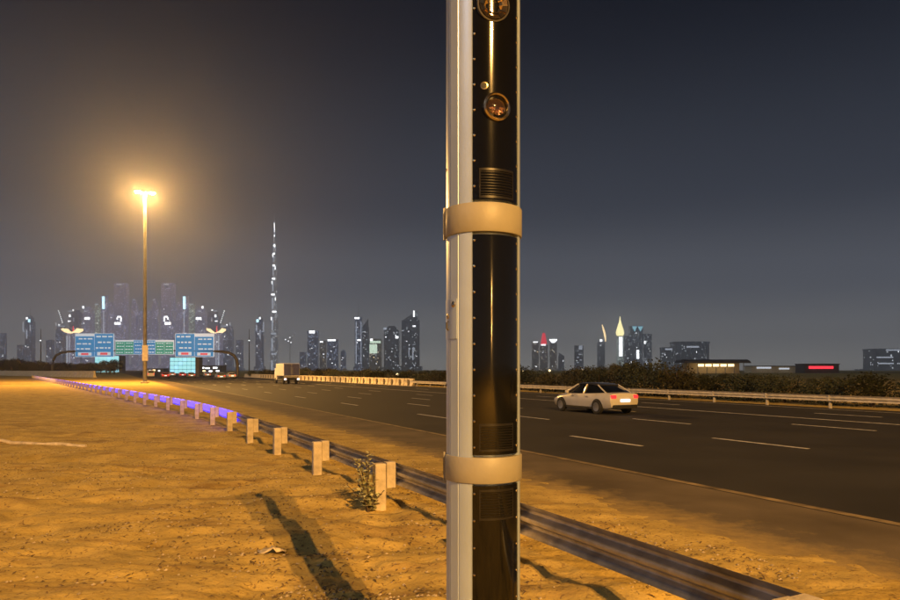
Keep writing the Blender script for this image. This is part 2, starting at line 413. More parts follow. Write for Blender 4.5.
for k in range(11):      # brown plates low in the lens imitating its reflections
    a0 = PI*1.06 + k*.083*PI; r0, r1 = (.012, .034) if k % 2 else (.016, .044)
    vs = [(r0*math.cos(a0), r0*math.sin(a0)), (r1*math.cos(a0), r1*math.sin(a0)), (r1*math.cos(a0+.24), r1*math.sin(a0+.24)), (r0*math.cos(a0+.24), r0*math.sin(a0+.24))]
    zt = [random.uniform(.004, .009) for _ in vs]
    m_.add([c + Mx @ Vector((u, v, .001)) for u, v in vs] + [c + Mx @ Vector((u, v, z)) for (u, v), z in zip(vs, zt)], [(3,2,1,0), (4,5,6,7), (0,1,5,4), (1,2,6,5), (2,3,7,6), (3,0,4,7)])
m_.build('lens_elements', M['lens_iris'], panels[2])
c, ax = on_panel(1.6, 3.565)
MB().lathe([(.02, -.01), (.02, .004), (.014, .005)], 18, c, ax).build('lock', M['chrome'], panels[2], True)
MB().lathe([(.0145, .003), (.0135, .0062), (.001, .0066)], 14, c, ax).build('lock_core', M['rubber'], panels[2], True)
c, ax = on_panel(16, 3.985)
Mx = ax.to_track_quat('Z', 'Y').to_matrix()
MB().lathe([(.087, -.02), (.087, .002), (.080, .005), (.076, -.004), (.076, -.02)], 40, c, ax).build('flash_bezel', M['alu_dark'], panels[2], True)
m_ = MB()
for k in range(12):     # faceted reflector behind the flash window
    for r0, r1, h0, h1 in ((.076, .048, .004, -.006), (.047, .022, .000, -.010), (.021, .002, -.004, -.012)):
        a0, a1 = 2*PI*(k+.04)/12, 2*PI*(k+.96)/12; tilt = random.uniform(-.006, .006)
        vs = [(r0*math.cos(a0), r0*math.sin(a0), h0+tilt), (r0*math.cos(a1), r0*math.sin(a1), h0-tilt), (r1*math.cos(a1), r1*math.sin(a1), h1), (r1*math.cos(a0), r1*math.sin(a0), h1)]
        vs2 = [(a, b, -.02) for a, b, _ in vs]
        m_.add([c + Mx @ Vector(v) + ax*.003 for v in vs+vs2], [(0,1,2,3), (7,6,5,4), (0,4,5,1), (1,5,6,2), (2,6,7,3), (3,7,4,0)])
m_.build('flash_reflector', M['brass'], panels[2])
# service plate with its lock and handle on the left flank
pl = arcbox(MB(), -84, -43, TR-.002, TR+.003, 2.265, 2.475, 10).build('service_plate', M['alu'], tower, True)
for th, z, r in ((-50, 2.445, .016), (-67, 2.385, .013)):
    q = pol(th, TR+.003); a_ = Vector((q[0], q[1], 0)).normalized()
    MB().lathe([(r, -.002), (r, .004), (r*.7, .006), (.001, .006)], 14, (q[0], q[1], z), a_).build('key_lock', M['chrome'], pl, True)
q0, q1 = pol(-66, TR+.003), pol(-66, TR+.012)
MB().tube([(q0[0],q0[1],2.36), (q1[0],q1[1],2.352), (q1[0],q1[1],2.322), (q0[0],q0[1],2.312)], .005, 8).build('handle', M['alu_dark'], pl, True)
for z in (3.18, 2.02, 1.28, .7):
    q = pol(-80, TR-.001); a_ = Vector((q[0], q[1], 0)).normalized()
    MB().lathe([(.009, -.004), (.009, .003), (.004, .005)], 10, (q[0], q[1], z), a_).build('rivet', M['alu_dark'], tower, True)

# ------------------------------------------------------------------ near guardrail
NR = 3.72; SP = 3.47; S0 = 9.7
rail = thing('guardrail', 'long steel guardrail on pale posts between the sand and the road shoulder', 'guardrail', R(NR, S0, 0), ROADZ-PI/2)
# local frame: +y along the road, +x away from the sand
postm = MB().box(-.085, .085, -.08, .08, -.5, .69, .012).mesh('post', M['concrete'])
blockm = MB().box(.088, .235, -.07, .07, .31, .70, .008).mesh('block', M['concrete'])
def wbeam(L, m, th=.006):
    pr = [(0, .165), (.018, .150), (.030, .125), (.078, .095), (.083, .078), (.078, .060), (.012, .022), (.005, 0), (.012, -.022), (.078, -.060), (.083, -.078), (.078, -.095), (.030, -.125), (.018, -.150), (0, -.165)]
    a = [(.240+x, .52+z) for x, z in pr]; b = [(x+th, z) for x, z in a][::-1]
    ring = a+b
    return MB().loft([[(x, y, z) for x, z in ring] for y in (0, L)]).mesh('beam', m, True)
beamm = wbeam(SP+.02, M['galv'])
glowm = MB().box(.205, .238, .25, SP-.25, .42, .67).mesh('light_strip', M['violet'])  # glowing strip invented to give the violet light along the rail
bolt2 = MB().lathe([(.018, 0), (.018, .008), (.008, .012)], 8).mesh('bolt', M['galv'], True)
k0, k1 = -5, 56
def rail_x(y):            # the fence swings away from the road further on
    u = S0+y-30; return -.125*(math.sqrt(u*u+40)+u)/2
for k in range(k0, k1):
    y = k*SP; x = rail_x(y); tn = math.atan2(-(rail_x(y+SP)-x), SP)
    ln = math.hypot(SP, rail_x(y+SP)-x)/SP
    g_ = R(NR+x, S0+y); zz = gz(g_.x, g_.y)*.5
    inst('post', postm, rail, (x+random.uniform(-.012, .012), y, random.uniform(-.012, .015)), tn+random.uniform(-.05, .05))
    inst('block', blockm, rail, (x, y, random.uniform(-.012, .012)), tn)
    if k < k1-1: inst('beam', beamm, rail, (x, y-.01, 0), tn, (1, ln, 1))
    if 4 <= k <= 50: inst('light_strip', glowm, rail, (x, y, 0), tn)
# ------------------------------------------------------------------ far guardrail and barriers
NF = 35.3
frail = thing('guardrail', 'far guardrail with a pale beam running along the dark bushes', 'guardrail', R(NF, 4, 0), ROADZ-PI/2)
fpost = MB().box(-.07, .07, -.06, .06, -.4, .70, .01).mesh('post', M['galv_far'])
fb = wbeam(4.02, M['galv_far']); fb.transform(Matrix.Translation((-.42, 0, .05)) )
for k in range(-4, 20):
    inst('post', fpost, frail, (0, k*4, 0)); inst('beam', fb, frail, (0, k*4-.01, 0))
    MB().box(-.17, -.07, -.05, .05, .42, .72).build('block', M['galv_far'], frail, loc=(0, k*4, 0))
def barrier_mesh(L, h, s=1.0):
    ring = [(-.30*s, 0), (.30*s, 0), (.30*s, .08*h), (.16*s, .35*h), (.09*s, h), (-.09*s, h), (-.16*s, .35*h), (-.30*s, .08*h)]
    return MB().loft([[(x, y, z) for x, z in ring] for y in (.06, L-.06)]).mesh('concrete_barrier', M['barrier'])
bm_ = barrier_mesh(2.9, .98)
st_ = MB().add([(-.31, .9, .05), (-.31, 1.5, .05), (-.18, 1.9, .85), (-.18, 1.3, .85), (-.33, .9, .05), (-.33, 1.5, .05), (-.20, 1.9, .85), (-.20, 1.3, .85)],
     [(0,1,2,3), (7,6,5,4), (0,4,5,1), (1,5,6,2), (2,6,7,3), (3,7,4,0)]).mesh('stripe', M['barrier_dark'])
for k in range(42):
    o = inst('concrete_barrier', bm_, None, R(NF, 81+k*2.95, 0), ROADZ-PI/2 + random.uniform(-.012, .012))
    tag(o, 'striped yellowish concrete barrier block in the row continuing the far guardrail', 'barrier', 'barrier blocks beyond the far guardrail')
    if k < 34: inst('stripe', st_, o)
bm2 = barrier_mesh(4.4, 1.75, 1.6)
A0, A1 = Vector((-93, 178, 0)), Vector((-215, 300, 0)); L = (A1-A0).length
for k in range(int(L/4.5)):
    p = A0+(A1-A0)*(k*4.5/L); d = A1-A0
    o = inst('concrete_barrier', bm2, None, (p.x, p.y, gz(p.x, p.y)-.02), math.atan2(d.y, d.x)-PI/2)
    tag(o, 'tall yellow-lit concrete barrier block at the edge of the sand before the trees', 'barrier', 'barrier blocks across the sand')

# ------------------------------------------------------------------ lamp masts
def mast(x, y, label, h=29.6, power=1.0):
    r = thing('lamp_mast', label, 'street lamp', (x, y, gz(x, y)), ROADZ-PI/2)
    MB().tube([(0,0,-.2), (0,0,h*.5), (0,0,h)], [.31, .25, .19], 16).build('pole', M['steel'], r, True)
    MB().lathe([(.62, -.3), (.62, .25), (.5, .32), (.36, .34)], 12).build('base', M['concrete'], r, True)
    for s in (-1, 1):
        a = MB().tube([(0,0,h-.5), (.35*s,0,h-.1), (.8*s,0,h+.1)], [.09, .08, .07], 8).build('arm', M['steel'], r, True)
        hd = MB().lathe([(.12, .22), (.34, .16), (.42, .05), (.40, .0), (.30, .0)][::-1], 16, (1.05*s, 0, h+.02)).build('lamp_head', M['steel'], r, True)
        MB().lathe([(.05, -.30), (.26, -.24), (.40, -.10), (.44, .01), (.30, .015)], 16, (1.05*s, 0, h)).build('lamp_bowl', M['lampglow'], hd, True)
        l = bpy.data.lights.new('lamp_light', 'POINT'); l.energy = LAMP_W/2*power; l.color = LAMP_COL; l.shadow_soft_size = .16
        lo = bpy.data.objects.new('lamp_light', l); C.objects.link(lo); lo.parent = hd; lo.location = (1.05*s, 0, h-.62)
    return r
mv = mast(-47.1, 105, 'tall lamp mast with two glowing sodium lamps beside the direction signs', power=.64)
MB().box(-.42, .42, -.46, -.40, 3.5, 5.9).build('notice_board', M['white_paint'], mv)
mast(20.3, -42.4, 'tall lamp mast with two glowing lamps on the sand behind the viewpoint')
mast(.18+.405*243, 3.7-.914*243, 'second lamp mast along the road behind the viewpoint')
mast(.18+.41*450, 3.7-.912*450, 'third lamp mast along the road behind the viewpoint')

# ------------------------------------------------------------------ roadside milkweed, timber, litter
def plant(x, y):
    r = thing('milkweed_plant', 'leafy grey-green weed growing against a guardrail post', 'plant', (x, y, gz(x, y)))
    st = MB(); lv = MB(); rr = random.Random(4)
    for k in range(15):
        a = rr.uniform(0, 2*PI); h = (.92, .86, .8, .78, .72, .66, .6, .55, .5, .45, .4, .36, .4, .3, .33)[k]; lean = rr.uniform(.10, .50)*(1.15-h*.7)
        pts = [Vector((lean*math.cos(a)*t**1.4, lean*math.sin(a)*t**1.4, h*t-.02)) for t in (0, .25, .5, .75, 1)]
        st.tube(pts, [.011, .010, .009, .007, .004], 6)
        nl = int(h*26)
        for q in range(nl):
            t = .12 + .88*q/nl; i = min(3, int(t*4)); p = pts[i].lerp(pts[i+1], t*4-i)
            az = q*2.4 + rr.uniform(-.4, .4); el = rr.uniform(.15, 1.0); ln = rr.uniform(.09, .15)*(1.1-.3*t); wd = ln*.32
            d = Vector((math.cos(az)*math.cos(el), math.sin(az)*math.cos(el), math.sin(el))); sd = d.cross(Vector((0,0,1))).normalized(); up = sd.cross(d)
            prof_ = [(0, .1), (.3, .85), (.6, 1.0), (.85, .6), (1, .05)]
            L_ = [p + d*ln*u + sd*wd*v + up*.2*wd*v - Vector((0,0,.25*ln*u*u)) for u, v in prof_]
            R_ = [p + d*ln*u - sd*wd*v + up*.2*wd*v - Vector((0,0,.25*ln*u*u)) for u, v in prof_]
            Mi = [p + d*ln*u - Vector((0,0,.25*ln*u*u)) for u, v in prof_]
            fs = []
            for z in range(4): fs += [(z, z+1, 11+z, 10+z), (10+z, 11+z, 6+z, 5+z)]
            lv.add(L_+R_+Mi, fs)
    st.build('stem', M['bark'], r, True); lv.build('leaves', M['milkweed'], r, True)
plant(-1.22, 10.15)

p0 = px(-8, 449, 18.6); p1 = px(86, 450, 18.2)
m_ = MB(); dv = (p1-p0); n_ = 9
pts = [Vector((p0.x, p0.y, 0)).lerp(Vector((p1.x, p1.y, 0)), k/n_) for k in range(n_+1)]
m_.tube([(p.x-pts[0].x, p.y-pts[0].y, gz(p.x, p.y)+.045+.01*math.sin(k*2.1)) for k, p in enumerate(pts)], [.05+.008*math.sin(k*3.3) for k in range(n_+1)], 9)
o = m_.build('timber_pole', M['wood'], None, True, loc=(pts[0].x, pts[0].y, 0))
tag(o, 'pale bleached timber pole lying on the rippled sand', 'timber')
def rag(x, y):
    m_ = MB(); n = 9; vs = []
    for i in range(n):
        for j in range(6):
            u, v = i/(n-1)-.5, j/5-.5
            vs.append((u*.30, v*.17, .012+.13*float(fbm(np.array([u*6+3]), np.array([v*6]), 77, 3)[0])*(1-abs(u)*1.2)))
    fs = [(i*6+j, (i+1)*6+j, (i+1)*6+j+1, i*6+j+1) for i in range(n-1) for j in range(5)]
    m_.add(vs, fs)
    o = m_.build('rag', M['wood'], None, True, loc=(x, y, gz(x, y)), rotz=.4)
    sol = o.modifiers.new('thick', 'SOLIDIFY'); sol.thickness = .012
    tag(o, 'crumpled pale scrap of cloth lying on the sand', 'rag')
p = px(272, 553, 7.8); rag(p.x, p.y)

def scatter(name, count, m, maker, label, cat):
    mb = MB()
    k = 0
    while k < count:
        y = 4.6 + 22*random.random()**1.8; x = random.uniform(-.68, .66)*y
        n = .894*x+.447*y
        if n > 6.4 or (x-TX)**2+(y-TY)**2 < .12: continue
        dens = float(fbm(np.array([x*.8]), np.array([y*.8]), 55, 3)[0])
        if dens < random.uniform(.30, .62): continue
        maker(mb, x, y, gz(x, y)); k += 1
    o = mb.build(name, m); tag(o, label, cat, kind='stuff'); return o
def twig(mb, x, y, z):
    a = random.uniform(0, PI); L = random.uniform(.012, .05); wd = random.uniform(.004, .014)
    d = Vector((math.cos(a)*L, math.sin(a)*L, random.uniform(-.006, .014))); s_ = Vector((-math.sin(a)*wd, math.cos(a)*wd, 0)); c = Vector((x, y, z+.006))
    b = Vector((0, 0, random.uniform(.004, .02)))
    mb.add([c-d, c-s_+b*.6, c+d, c+s_+b*.6, c+b], [(0,1,4), (1,2,4), (2,3,4), (3,0,4)])
def pebble(mb, x, y, z):
    r = random.uniform(.006, .024); c = Vector((x, y, z+r*.3))
    v = [c+Vector((r*random.uniform(.7,1.3)*math.cos(k*PI/3), r*random.uniform(.7,1.3)*math.sin(k*PI/3), 0)) for k in range(6)]
    mb.add(v+[c+Vector((r*.2, 0, r*.7)), c-Vector((0,0,r*.7))], [(k,(k+1)%6,6) for k in range(6)]+[((k+1)%6,k,7) for k in range(6)])
M['litter'] = mat('dry_litter', (.13, .085, .045), .9, 0, .4, 3)
M['pebble'] = mat('pebble', (.40, .33, .23), .9, 0, .4, 3)
scatter('leaf_litter', 4800, M['litter'], twig, 'dry leaf litter and twigs strewn over the sand', 'litter')
scatter('pebbles', 2600, M['pebble'], pebble, 'small pale pebbles strewn over the sand', 'pebbles')

# ------------------------------------------------------------------ vehicles
def make_car(label, body=None, group=None):
    """sedan, nose along +y, length 4.75"""
    r = thing('car', label, 'car', group=group); bmat = body or M['cream_car']
    def ring(y, zb, zm, zt, wb, wm, wt, cr_=.02):
        h = [(wb*.9, zb), (wb, zb+.06), (wm, zm), (wm*.995, (zm+zt)/2), (wt, zt-.03), (wt-.09, zt), (wt*.45, zt+cr_)]
        return [(x, y, z) for x, z in h] + [(-x, y, z) for x, z in h[::-1]]
    rs = [ring(-2.36, .42, .62, .84, .62, .72, .66), ring(-2.30, .30, .58, .98, .76, .84, .76), ring(-2.0, .24, .55, 1.02, .82, .90, .82),
          ring(-1.4, .22, .55, 1.00, .86, .92, .84), ring(-.5, .20, .55, .97, .88, .925, .84), ring(.5, .20, .55, .95, .88, .925, .84),
          ring(1.2, .21, .55, .93, .86, .92, .82, .04), ring(1.8, .22, .52, .84, .82, .89, .78, .05), ring(2.2, .25, .48, .72, .72, .80, .68, .04), ring(2.38, .36, .48, .60, .55, .62, .52, .02)]
    b = MB().loft(rs).build('body', bmat, r, True)
    def rg(y, zt, wb, wt, zb=.93):
        h = [(wb, zb), (wt+.02, zt-.06), (wt-.06, zt), (wt*.4, zt+.015)]
        return [(x, y, z) for x, z in h] + [(-x, y, z) for x, z in h[::-1]]
    MB().loft([rg(-1.95, 1.03, .72, .70), rg(-1.15, 1.38, .80, .60), rg(-.4, 1.44, .82, .60), rg(.25, 1.43, .82, .60), rg(1.25, .97, .76, .72)]).build('cabin_glass', M['carglass'], r, True)
    ro = MB()
    ro.loft([[(x, y, z) for x, z in ((w_, zt-.045), (w_-.07, zt+.012), (w_*.4, zt+.03), (-w_*.4, zt+.03), (-w_+.07, zt+.012), (-w_, zt-.045))] for y, zt, w_ in ((-1.22, 1.36, .62), (-.9, 1.42, .635), (-.4, 1.45, .64), (.2, 1.445, .635), (.42, 1.38, .62))])
    ro.build('roof', M['dark_roof'], r, True)
    for s in (-1, 1):
        m_ = MB()
        for (ya, za, xa), (yb, zb, xb) in (((-1.9, 1.0, .74), (-1.15, 1.37, .615)), ((-.32, .96, .832), (-.36, 1.40, .63)), ((1.22, .96, .775), (.38, 1.39, .62))):
            m_.tube([(xa*s, ya, za), ((xa+xb)/2*s+.012*s, (ya+yb)/2, (za+zb)/2), (xb*s, yb, zb)], .035, 6)
        m_.build('pillars', bmat, r)
        MB().lathe([(.03, -.09), (.08, -.06), (.09, .04), (.05, .09)], 8, (.98*s, .85, 1.0), (1, 0, .1)).build('mirror', bmat, r, True)
        MB().box(min(.5*s, .80*s), max(.5*s, .80*s), -2.375, -2.16, .76, .92, .03).build('tail_light', M['tail'], r)
        MB().box(min(.40*s, .70*s), max(.40*s, .70*s), 2.12, 2.34, .55, .66, .03).build('headlight', M['rim'], r)
        MB().box(min(.905*s, .94*s), max(.905*s, .94*s), -1.3, 1.1, .24, .33, .01).build('sill', M['rubber'], r)
        for hy in (-.75, .35): MB().box(min(.91*s, .945*s), max(.91*s, .945*s), hy, hy+.2, .80, .83).build('door_handle', M['rim'], r)
    MB().box(-.72, .72, -2.41, -2.2, .30, .46, .03).build('bumper', M['rubber'], r)
    MB().box(-.28, .28, -2.40, -2.36, .60, .72).build('number_plate', M['plate'], r)
    for x in (-.86, .86):
        for y in (-1.42, 1.42):
            sg = 1 if x > 0 else -1
            wh = MB().lathe([(.22, -.10), (.31, -.10), (.335, -.06), (.335, .07), (.31, .105), (.21, .105)], 20, (x, y, .335), (sg, 0, 0)).build('wheel', M['tyre'], r, True)
            rm = MB().lathe([(.215, .06), (.215, .112), (.19, .115), (.17, .108), (.05, .112), (.001, .114)], 20, (x, y, .335), (sg, 0, 0)).build('rim', M['rim'], wh, True)
            MB().lathe([(.375, -.02), (.375, .068), (.30, .07)], 20, (x, y, .35), (sg, 0, 0)).build('wheel_arch', M['tyre'], r, True)
    return r
car = make_car('pale cream sedan with red tail lights driving past the far guardrail')
cp = R(21.6, 27.2); car.location = (cp.x, cp.y, .006); car.rotation_euler = (0, 0, ROADZ-PI/2)
def recolour(r, m, a):
    for c in r.children:
        if c.name.split('.')[0] in ('body', 'roof', 'pillars', 'mirror'):
            c.material_slots[0].link = 'OBJECT'; c.material_slots[0].material = m
M['red_car'] = mat('red_car_paint', (.45, .04, .05), .3, 0, .05, 2, coat=.6)
M['grey_car'] = mat('grey_car_paint', (.25, .25, .26), .3, .3, .05, 2, coat=.6)
for xx, yy, m, lab in ((165, 378.3, 'red_car', 'small red car under the green sign board in the queue far up the road'),
                 (172, 376.6, 'white_paint', 'small white car behind the red one far up the road'),
                 (182, 377.2, 'red_car', 'small red car before the cyan-lit building front far up the road'),
                 (191, 378.0, 'grey_car', 'small grey car with tail lights beside the sign column far up the road'),
                 (207, 377.0, 'cream_car', 'small cream car under the big blue sign board far up the road'),
                 (220, 379.6, 'grey_car', 'small grey car near the curved gantry leg far up the road'),
                 (231, 378.6, 'cream_car', 'small cream car right beside the curved gantry leg far up the road')):
    D = CAMH*F/(yy-HY); q = dup(car, ((xx-450)/F*D, D, .006), ROADZ-PI/2, lab); recolour(q, M[m], 0)

def make_truck(x, y):
    r = thing('box_truck', 'white sided box truck with a dark blue rear driving up the road', 'truck', (x, y, .006), ROADZ-PI/2)
    MB().box(-1.18, 1.18, -3.0, 2.2, 1.25, 3.05, .03).build('cargo_box', M['white_paint'], r)
    for s in (-1, 1):
        dr = MB().box(min(.02*s, 1.12*s), max(.02*s, 1.12*s), -3.04, -3.0, 1.3, 3.0).build('rear_door', M['navy'], r)
        MB().box(min(.1*s, .14*s), max(.1*s, .14*s), -3.08, -3.04, 1.5, 2.5).build('lock_rod', M['rim'], dr)
        MB().box(min(.8*s, 1.12*s), max(.8*s, 1.12*s), -3.1, -3.02, .62, .86).build('tail_light', M['head2'], r)
        for yy in (-1.9, 3.2):
            wh = MB().lathe([(.25, -.14), (.42, -.14), (.45, -.1), (.45, .1), (.42, .14), (.25, .14)], 18, (.95*s, yy, .45), (s, 0, 0)).build('wheel', M['tyre'], r, True)
            MB().lathe([(.25, .05), (.24, .12), (.06, .06), (.001, .08)], 16, (.95*s, yy, .45), (s, 0, 0)).build('rim', M['rim'], wh, True)
        MB().box(min(1.0*s, 1.14*s), max(1.0*s, 1.14*s), -.9, 1.9, .55, .75).build('side_guard', M['rim'], r)
    MB().box(-.9, .9, -3.0, 3.9, .62, .95).build('chassis', M['rubber'], r)
    MB().box(-1.1, 1.1, -3.05, -2.9, .98, 1.22).build('bumper', M['wood'], r)
    cab = MB().loft([[(sx*wd, yy, zz) for sx, zz in ((-1, .6), (1, .6), (1, 1.5), (.94, 2.35), (-.94, 2.35), (-1, 1.5))] for yy, wd in ((2.35, 1.05), (3.6, 1.05), (4.15, .98))])
    cab.build('cab', M['white_paint'], r)
    MB().add([(-.93, 4.16, 1.45), (.93, 4.16, 1.45), (.86, 4.16, 2.2), (-.86, 4.16, 2.2), (-.93, 4.19, 1.45), (.93, 4.19, 1.45), (.86, 4.19, 2.2), (-.86, 4.19, 2.2)], [(0,1,2,3), (7,6,5,4), (0,4,5,1), (1,5,6,2), (2,6,7,3), (3,7,4,0)]).build('windscreen', M['carglass'], r)
M['head2'] = glow('rear_light', (1.0, .72, .66), 3.0)
D = 103.; make_truck((287-450)/F*D, D)
def make_van(x, y):
    r = thing('van', 'small white van under the green sign board at the edge of the road', 'van', (x, y, .006), ROADZ-PI/2)
    MB().loft([[(sx*wd, yy, zz) for sx, zz in ((-1, .3), (1, .3), (1, 1.1), (.9, zt), (-.9, zt), (-1, 1.1))] for yy, wd, zt in ((-2.5, .9, 1.9), (-2.3, .95, 2.05), (.8, .95, 2.05), (1.6, .93, 1.45), (2.4, .88, 1.15))]).build('body', M['white_paint'], r, True)
    MB().box(-.75, .75, -2.55, -2.48, 1.25, 1.8).build('rear_window', M['carglass'], r)
    for s in (-1, 1):
        MB().box(min(.68*s, .86*s), max(.68*s, .86*s), -2.56, -2.48, .75, 1.15).build('tail_light', M['tail'], r)
        for yy in (-1.5, 1.6):
            wh = MB().lathe([(.2, -.1), (.33, -.1), (.33, .1), (.2, .1)], 16, (.86*s, yy, .33), (s, 0, 0)).build('wheel', M['tyre'], r, True)
            MB().lathe([(.2, .06), (.05, .09), (.001, .09)], 14, (.86*s, yy, .33), (s, 0, 0)).build('rim', M['rim'], wh, True)
D = CAMH*F/(377.2-HY); make_van((150.5-450)/F*D, D)

# ------------------------------------------------------------------ gantries with direction signs
def sign_board(parent, x0, x1, z0, z1, halves, name='sign_board'):
    """board in the gantry's local xz plane, facing -y"""
    rr = random.Random(int((x0+z0)*100))
    b = MB().box(x0, x1, -.25, -.05, z0, z1).build(name, M['signwhite'], parent)
    n = len(halves); wd = (x1-x0-.3)/n
    for i, (top, m, kind) in enumerate(halves):
        a = x0+.15+wd*i; e = a+wd-.12
        MB().box(a, e, -.32, -.25, z0+.15, z1-top-.15).build('panel', M[m], b)
        H = z1-top-z0-.3
        rows = 4
        for q in range(rows):
            zc = z0+.15+H*(rows-q-.5)/rows
            if kind and q == rows-1:
                MB().box(a+wd*.30, e-wd*.30, -.40, -.36, zc-H*.05, zc+H*.05).build('route_shield', M['signred'], b)
                MB().box(a+wd*.14, e-wd*.14, -.36, -.32, zc-H*.075, zc+H*.075).build('route_shield', M['signwhite'], b)
                continue
            xx = a+wd*rr.uniform(.06, .2)
            while xx < e-wd*.15:
                wl = wd*rr.uniform(.10, .26)
                MB().box(xx, min(e-.1, xx+wl), -.36, -.32, zc-H*.028, zc+H*.035).build('lettering', M['signwhite'], b); xx += wl+wd*.07
    return b
def gantry(label, D, mirror):
    # right leg stands beyond the road; boards hang from a tapering arm
    sgn = -1 if mirror else 1
    axis = lambda p: 290-p if mirror else p
    X = lambda p: (axis(p)-450)/F*D
    Z = lambda y: CAMH+(HY-y)/F*D
    r = thing('sign_gantry', label, 'road sign', (X(237.5), D, 0))
    bx = r.location.x; lx = lambda p: X(p)-bx
    pts = [(0,0,-.2), (0,0,Z(365)), (lx(236.6),0,Z(360)), (lx(234),0,Z(355.5)), (lx(229),0,Z(352.8)), (lx(222),0,Z(351.6)), (lx(212),0,Z(351.2)), (lx(150),0,Z(350.5))]
    MB().tube(pts, [.55, .5, .48, .46, .44, .42, .36, .25], 10).build('mast_arm', M['gantry'], r, True)
    a, b = sorted((lx(175.5), lx(214.5)))
    m_ = (a+b)/2
    sign_board(r, a, b, Z(357), Z(333.5), [(0, 'signblue', 1), (0.9, 'signblue', 1)] if not mirror else [(0.9, 'signblue', 1), (0, 'signblue', 1)])
    a, b = sorted((lx(146.5), lx(174.3)))
    sign_board(r, a, b, Z(354.5), Z(340), [(0, 'signblue', 0), (.5, 'signgreen', 0), (.5, 'signgreen', 0)][::-1 if mirror else 1])
    return r
g1 = gantry('sign gantry with curved leg carrying blue and green boards over the road', 214., False)
bx = g1.location.x; X = lambda p: (p-450)/F*214-bx
MB().box(X(196.5), X(199.5), -.4, .4, -.2, 6.0, .05).build('column', M['gantry'], g1)
gantry('sign gantry with curved leg carrying blue and green boards above the roadside trees', 250., True)

# ------------------------------------------------------------------ far towers
unit = {}
def unit_box(m):
    if m.name not in unit: unit[m.name] = MB().box(-.5, .5, -.5, .5, 0, 1).mesh('light_box', m)
    return unit[m.name]
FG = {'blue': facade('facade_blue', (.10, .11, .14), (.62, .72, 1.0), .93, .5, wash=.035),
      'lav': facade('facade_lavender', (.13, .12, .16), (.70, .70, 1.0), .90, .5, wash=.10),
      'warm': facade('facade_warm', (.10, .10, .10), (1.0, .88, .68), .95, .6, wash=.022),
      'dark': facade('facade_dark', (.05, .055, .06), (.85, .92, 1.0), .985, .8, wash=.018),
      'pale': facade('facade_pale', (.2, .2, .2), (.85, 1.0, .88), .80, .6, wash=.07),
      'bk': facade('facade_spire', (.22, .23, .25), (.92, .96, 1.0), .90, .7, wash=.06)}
GL = {'w': glow('light_white', (.95, .98, 1.0), 2.2), 'c': glow('light_cyan', (.55, .88, 1.0), 1.8), 'y': glow('light_gold', (1.0, .88, .42), 1.9),
      'o': glow('light_orange', (1.0, .72, .36), 1.7), 'r': glow('light_red', (1.0, .045, .07), .85), 'g': glow('light_greenish', (.75, .95, .75), .8),
      's': glow('light_soft', (.75, .82, .95), .42), 'b': glow('light_sky', (.35, .75, .9), .8)}
idx = [0]
def plan(W, Dp, style):
    if style == 'round': return [(W/2*math.cos(2*PI*k/20), Dp/2*math.sin(2*PI*k/20)) for k in range(20)]
    c = .14*W
    base = [(-W/2+c, -Dp/2), (W/2-c, -Dp/2), (W/2-c, -Dp/2+c), (W/2, -Dp/2+c), (W/2, Dp/2-c), (W/2-c, Dp/2-c), (W/2-c, Dp/2), (-W/2+c, Dp/2), (-W/2+c, Dp/2-c), (-W/2, Dp/2-c), (-W/2, -Dp/2+c), (-W/2+c, -Dp/2+c)]
    if style == 'ribs':       # a front face of projecting piers
        k = 5; step = (W-2*c)/k; f = []
        for i in range(k):
            x = -W/2+c+step*i; f += [(x, -Dp/2), (x+step*.55, -Dp/2), (x+step*.55, -Dp/2+c*.6), (x+step*.98, -Dp/2+c*.6)]
        return f + base[1:]
    return base
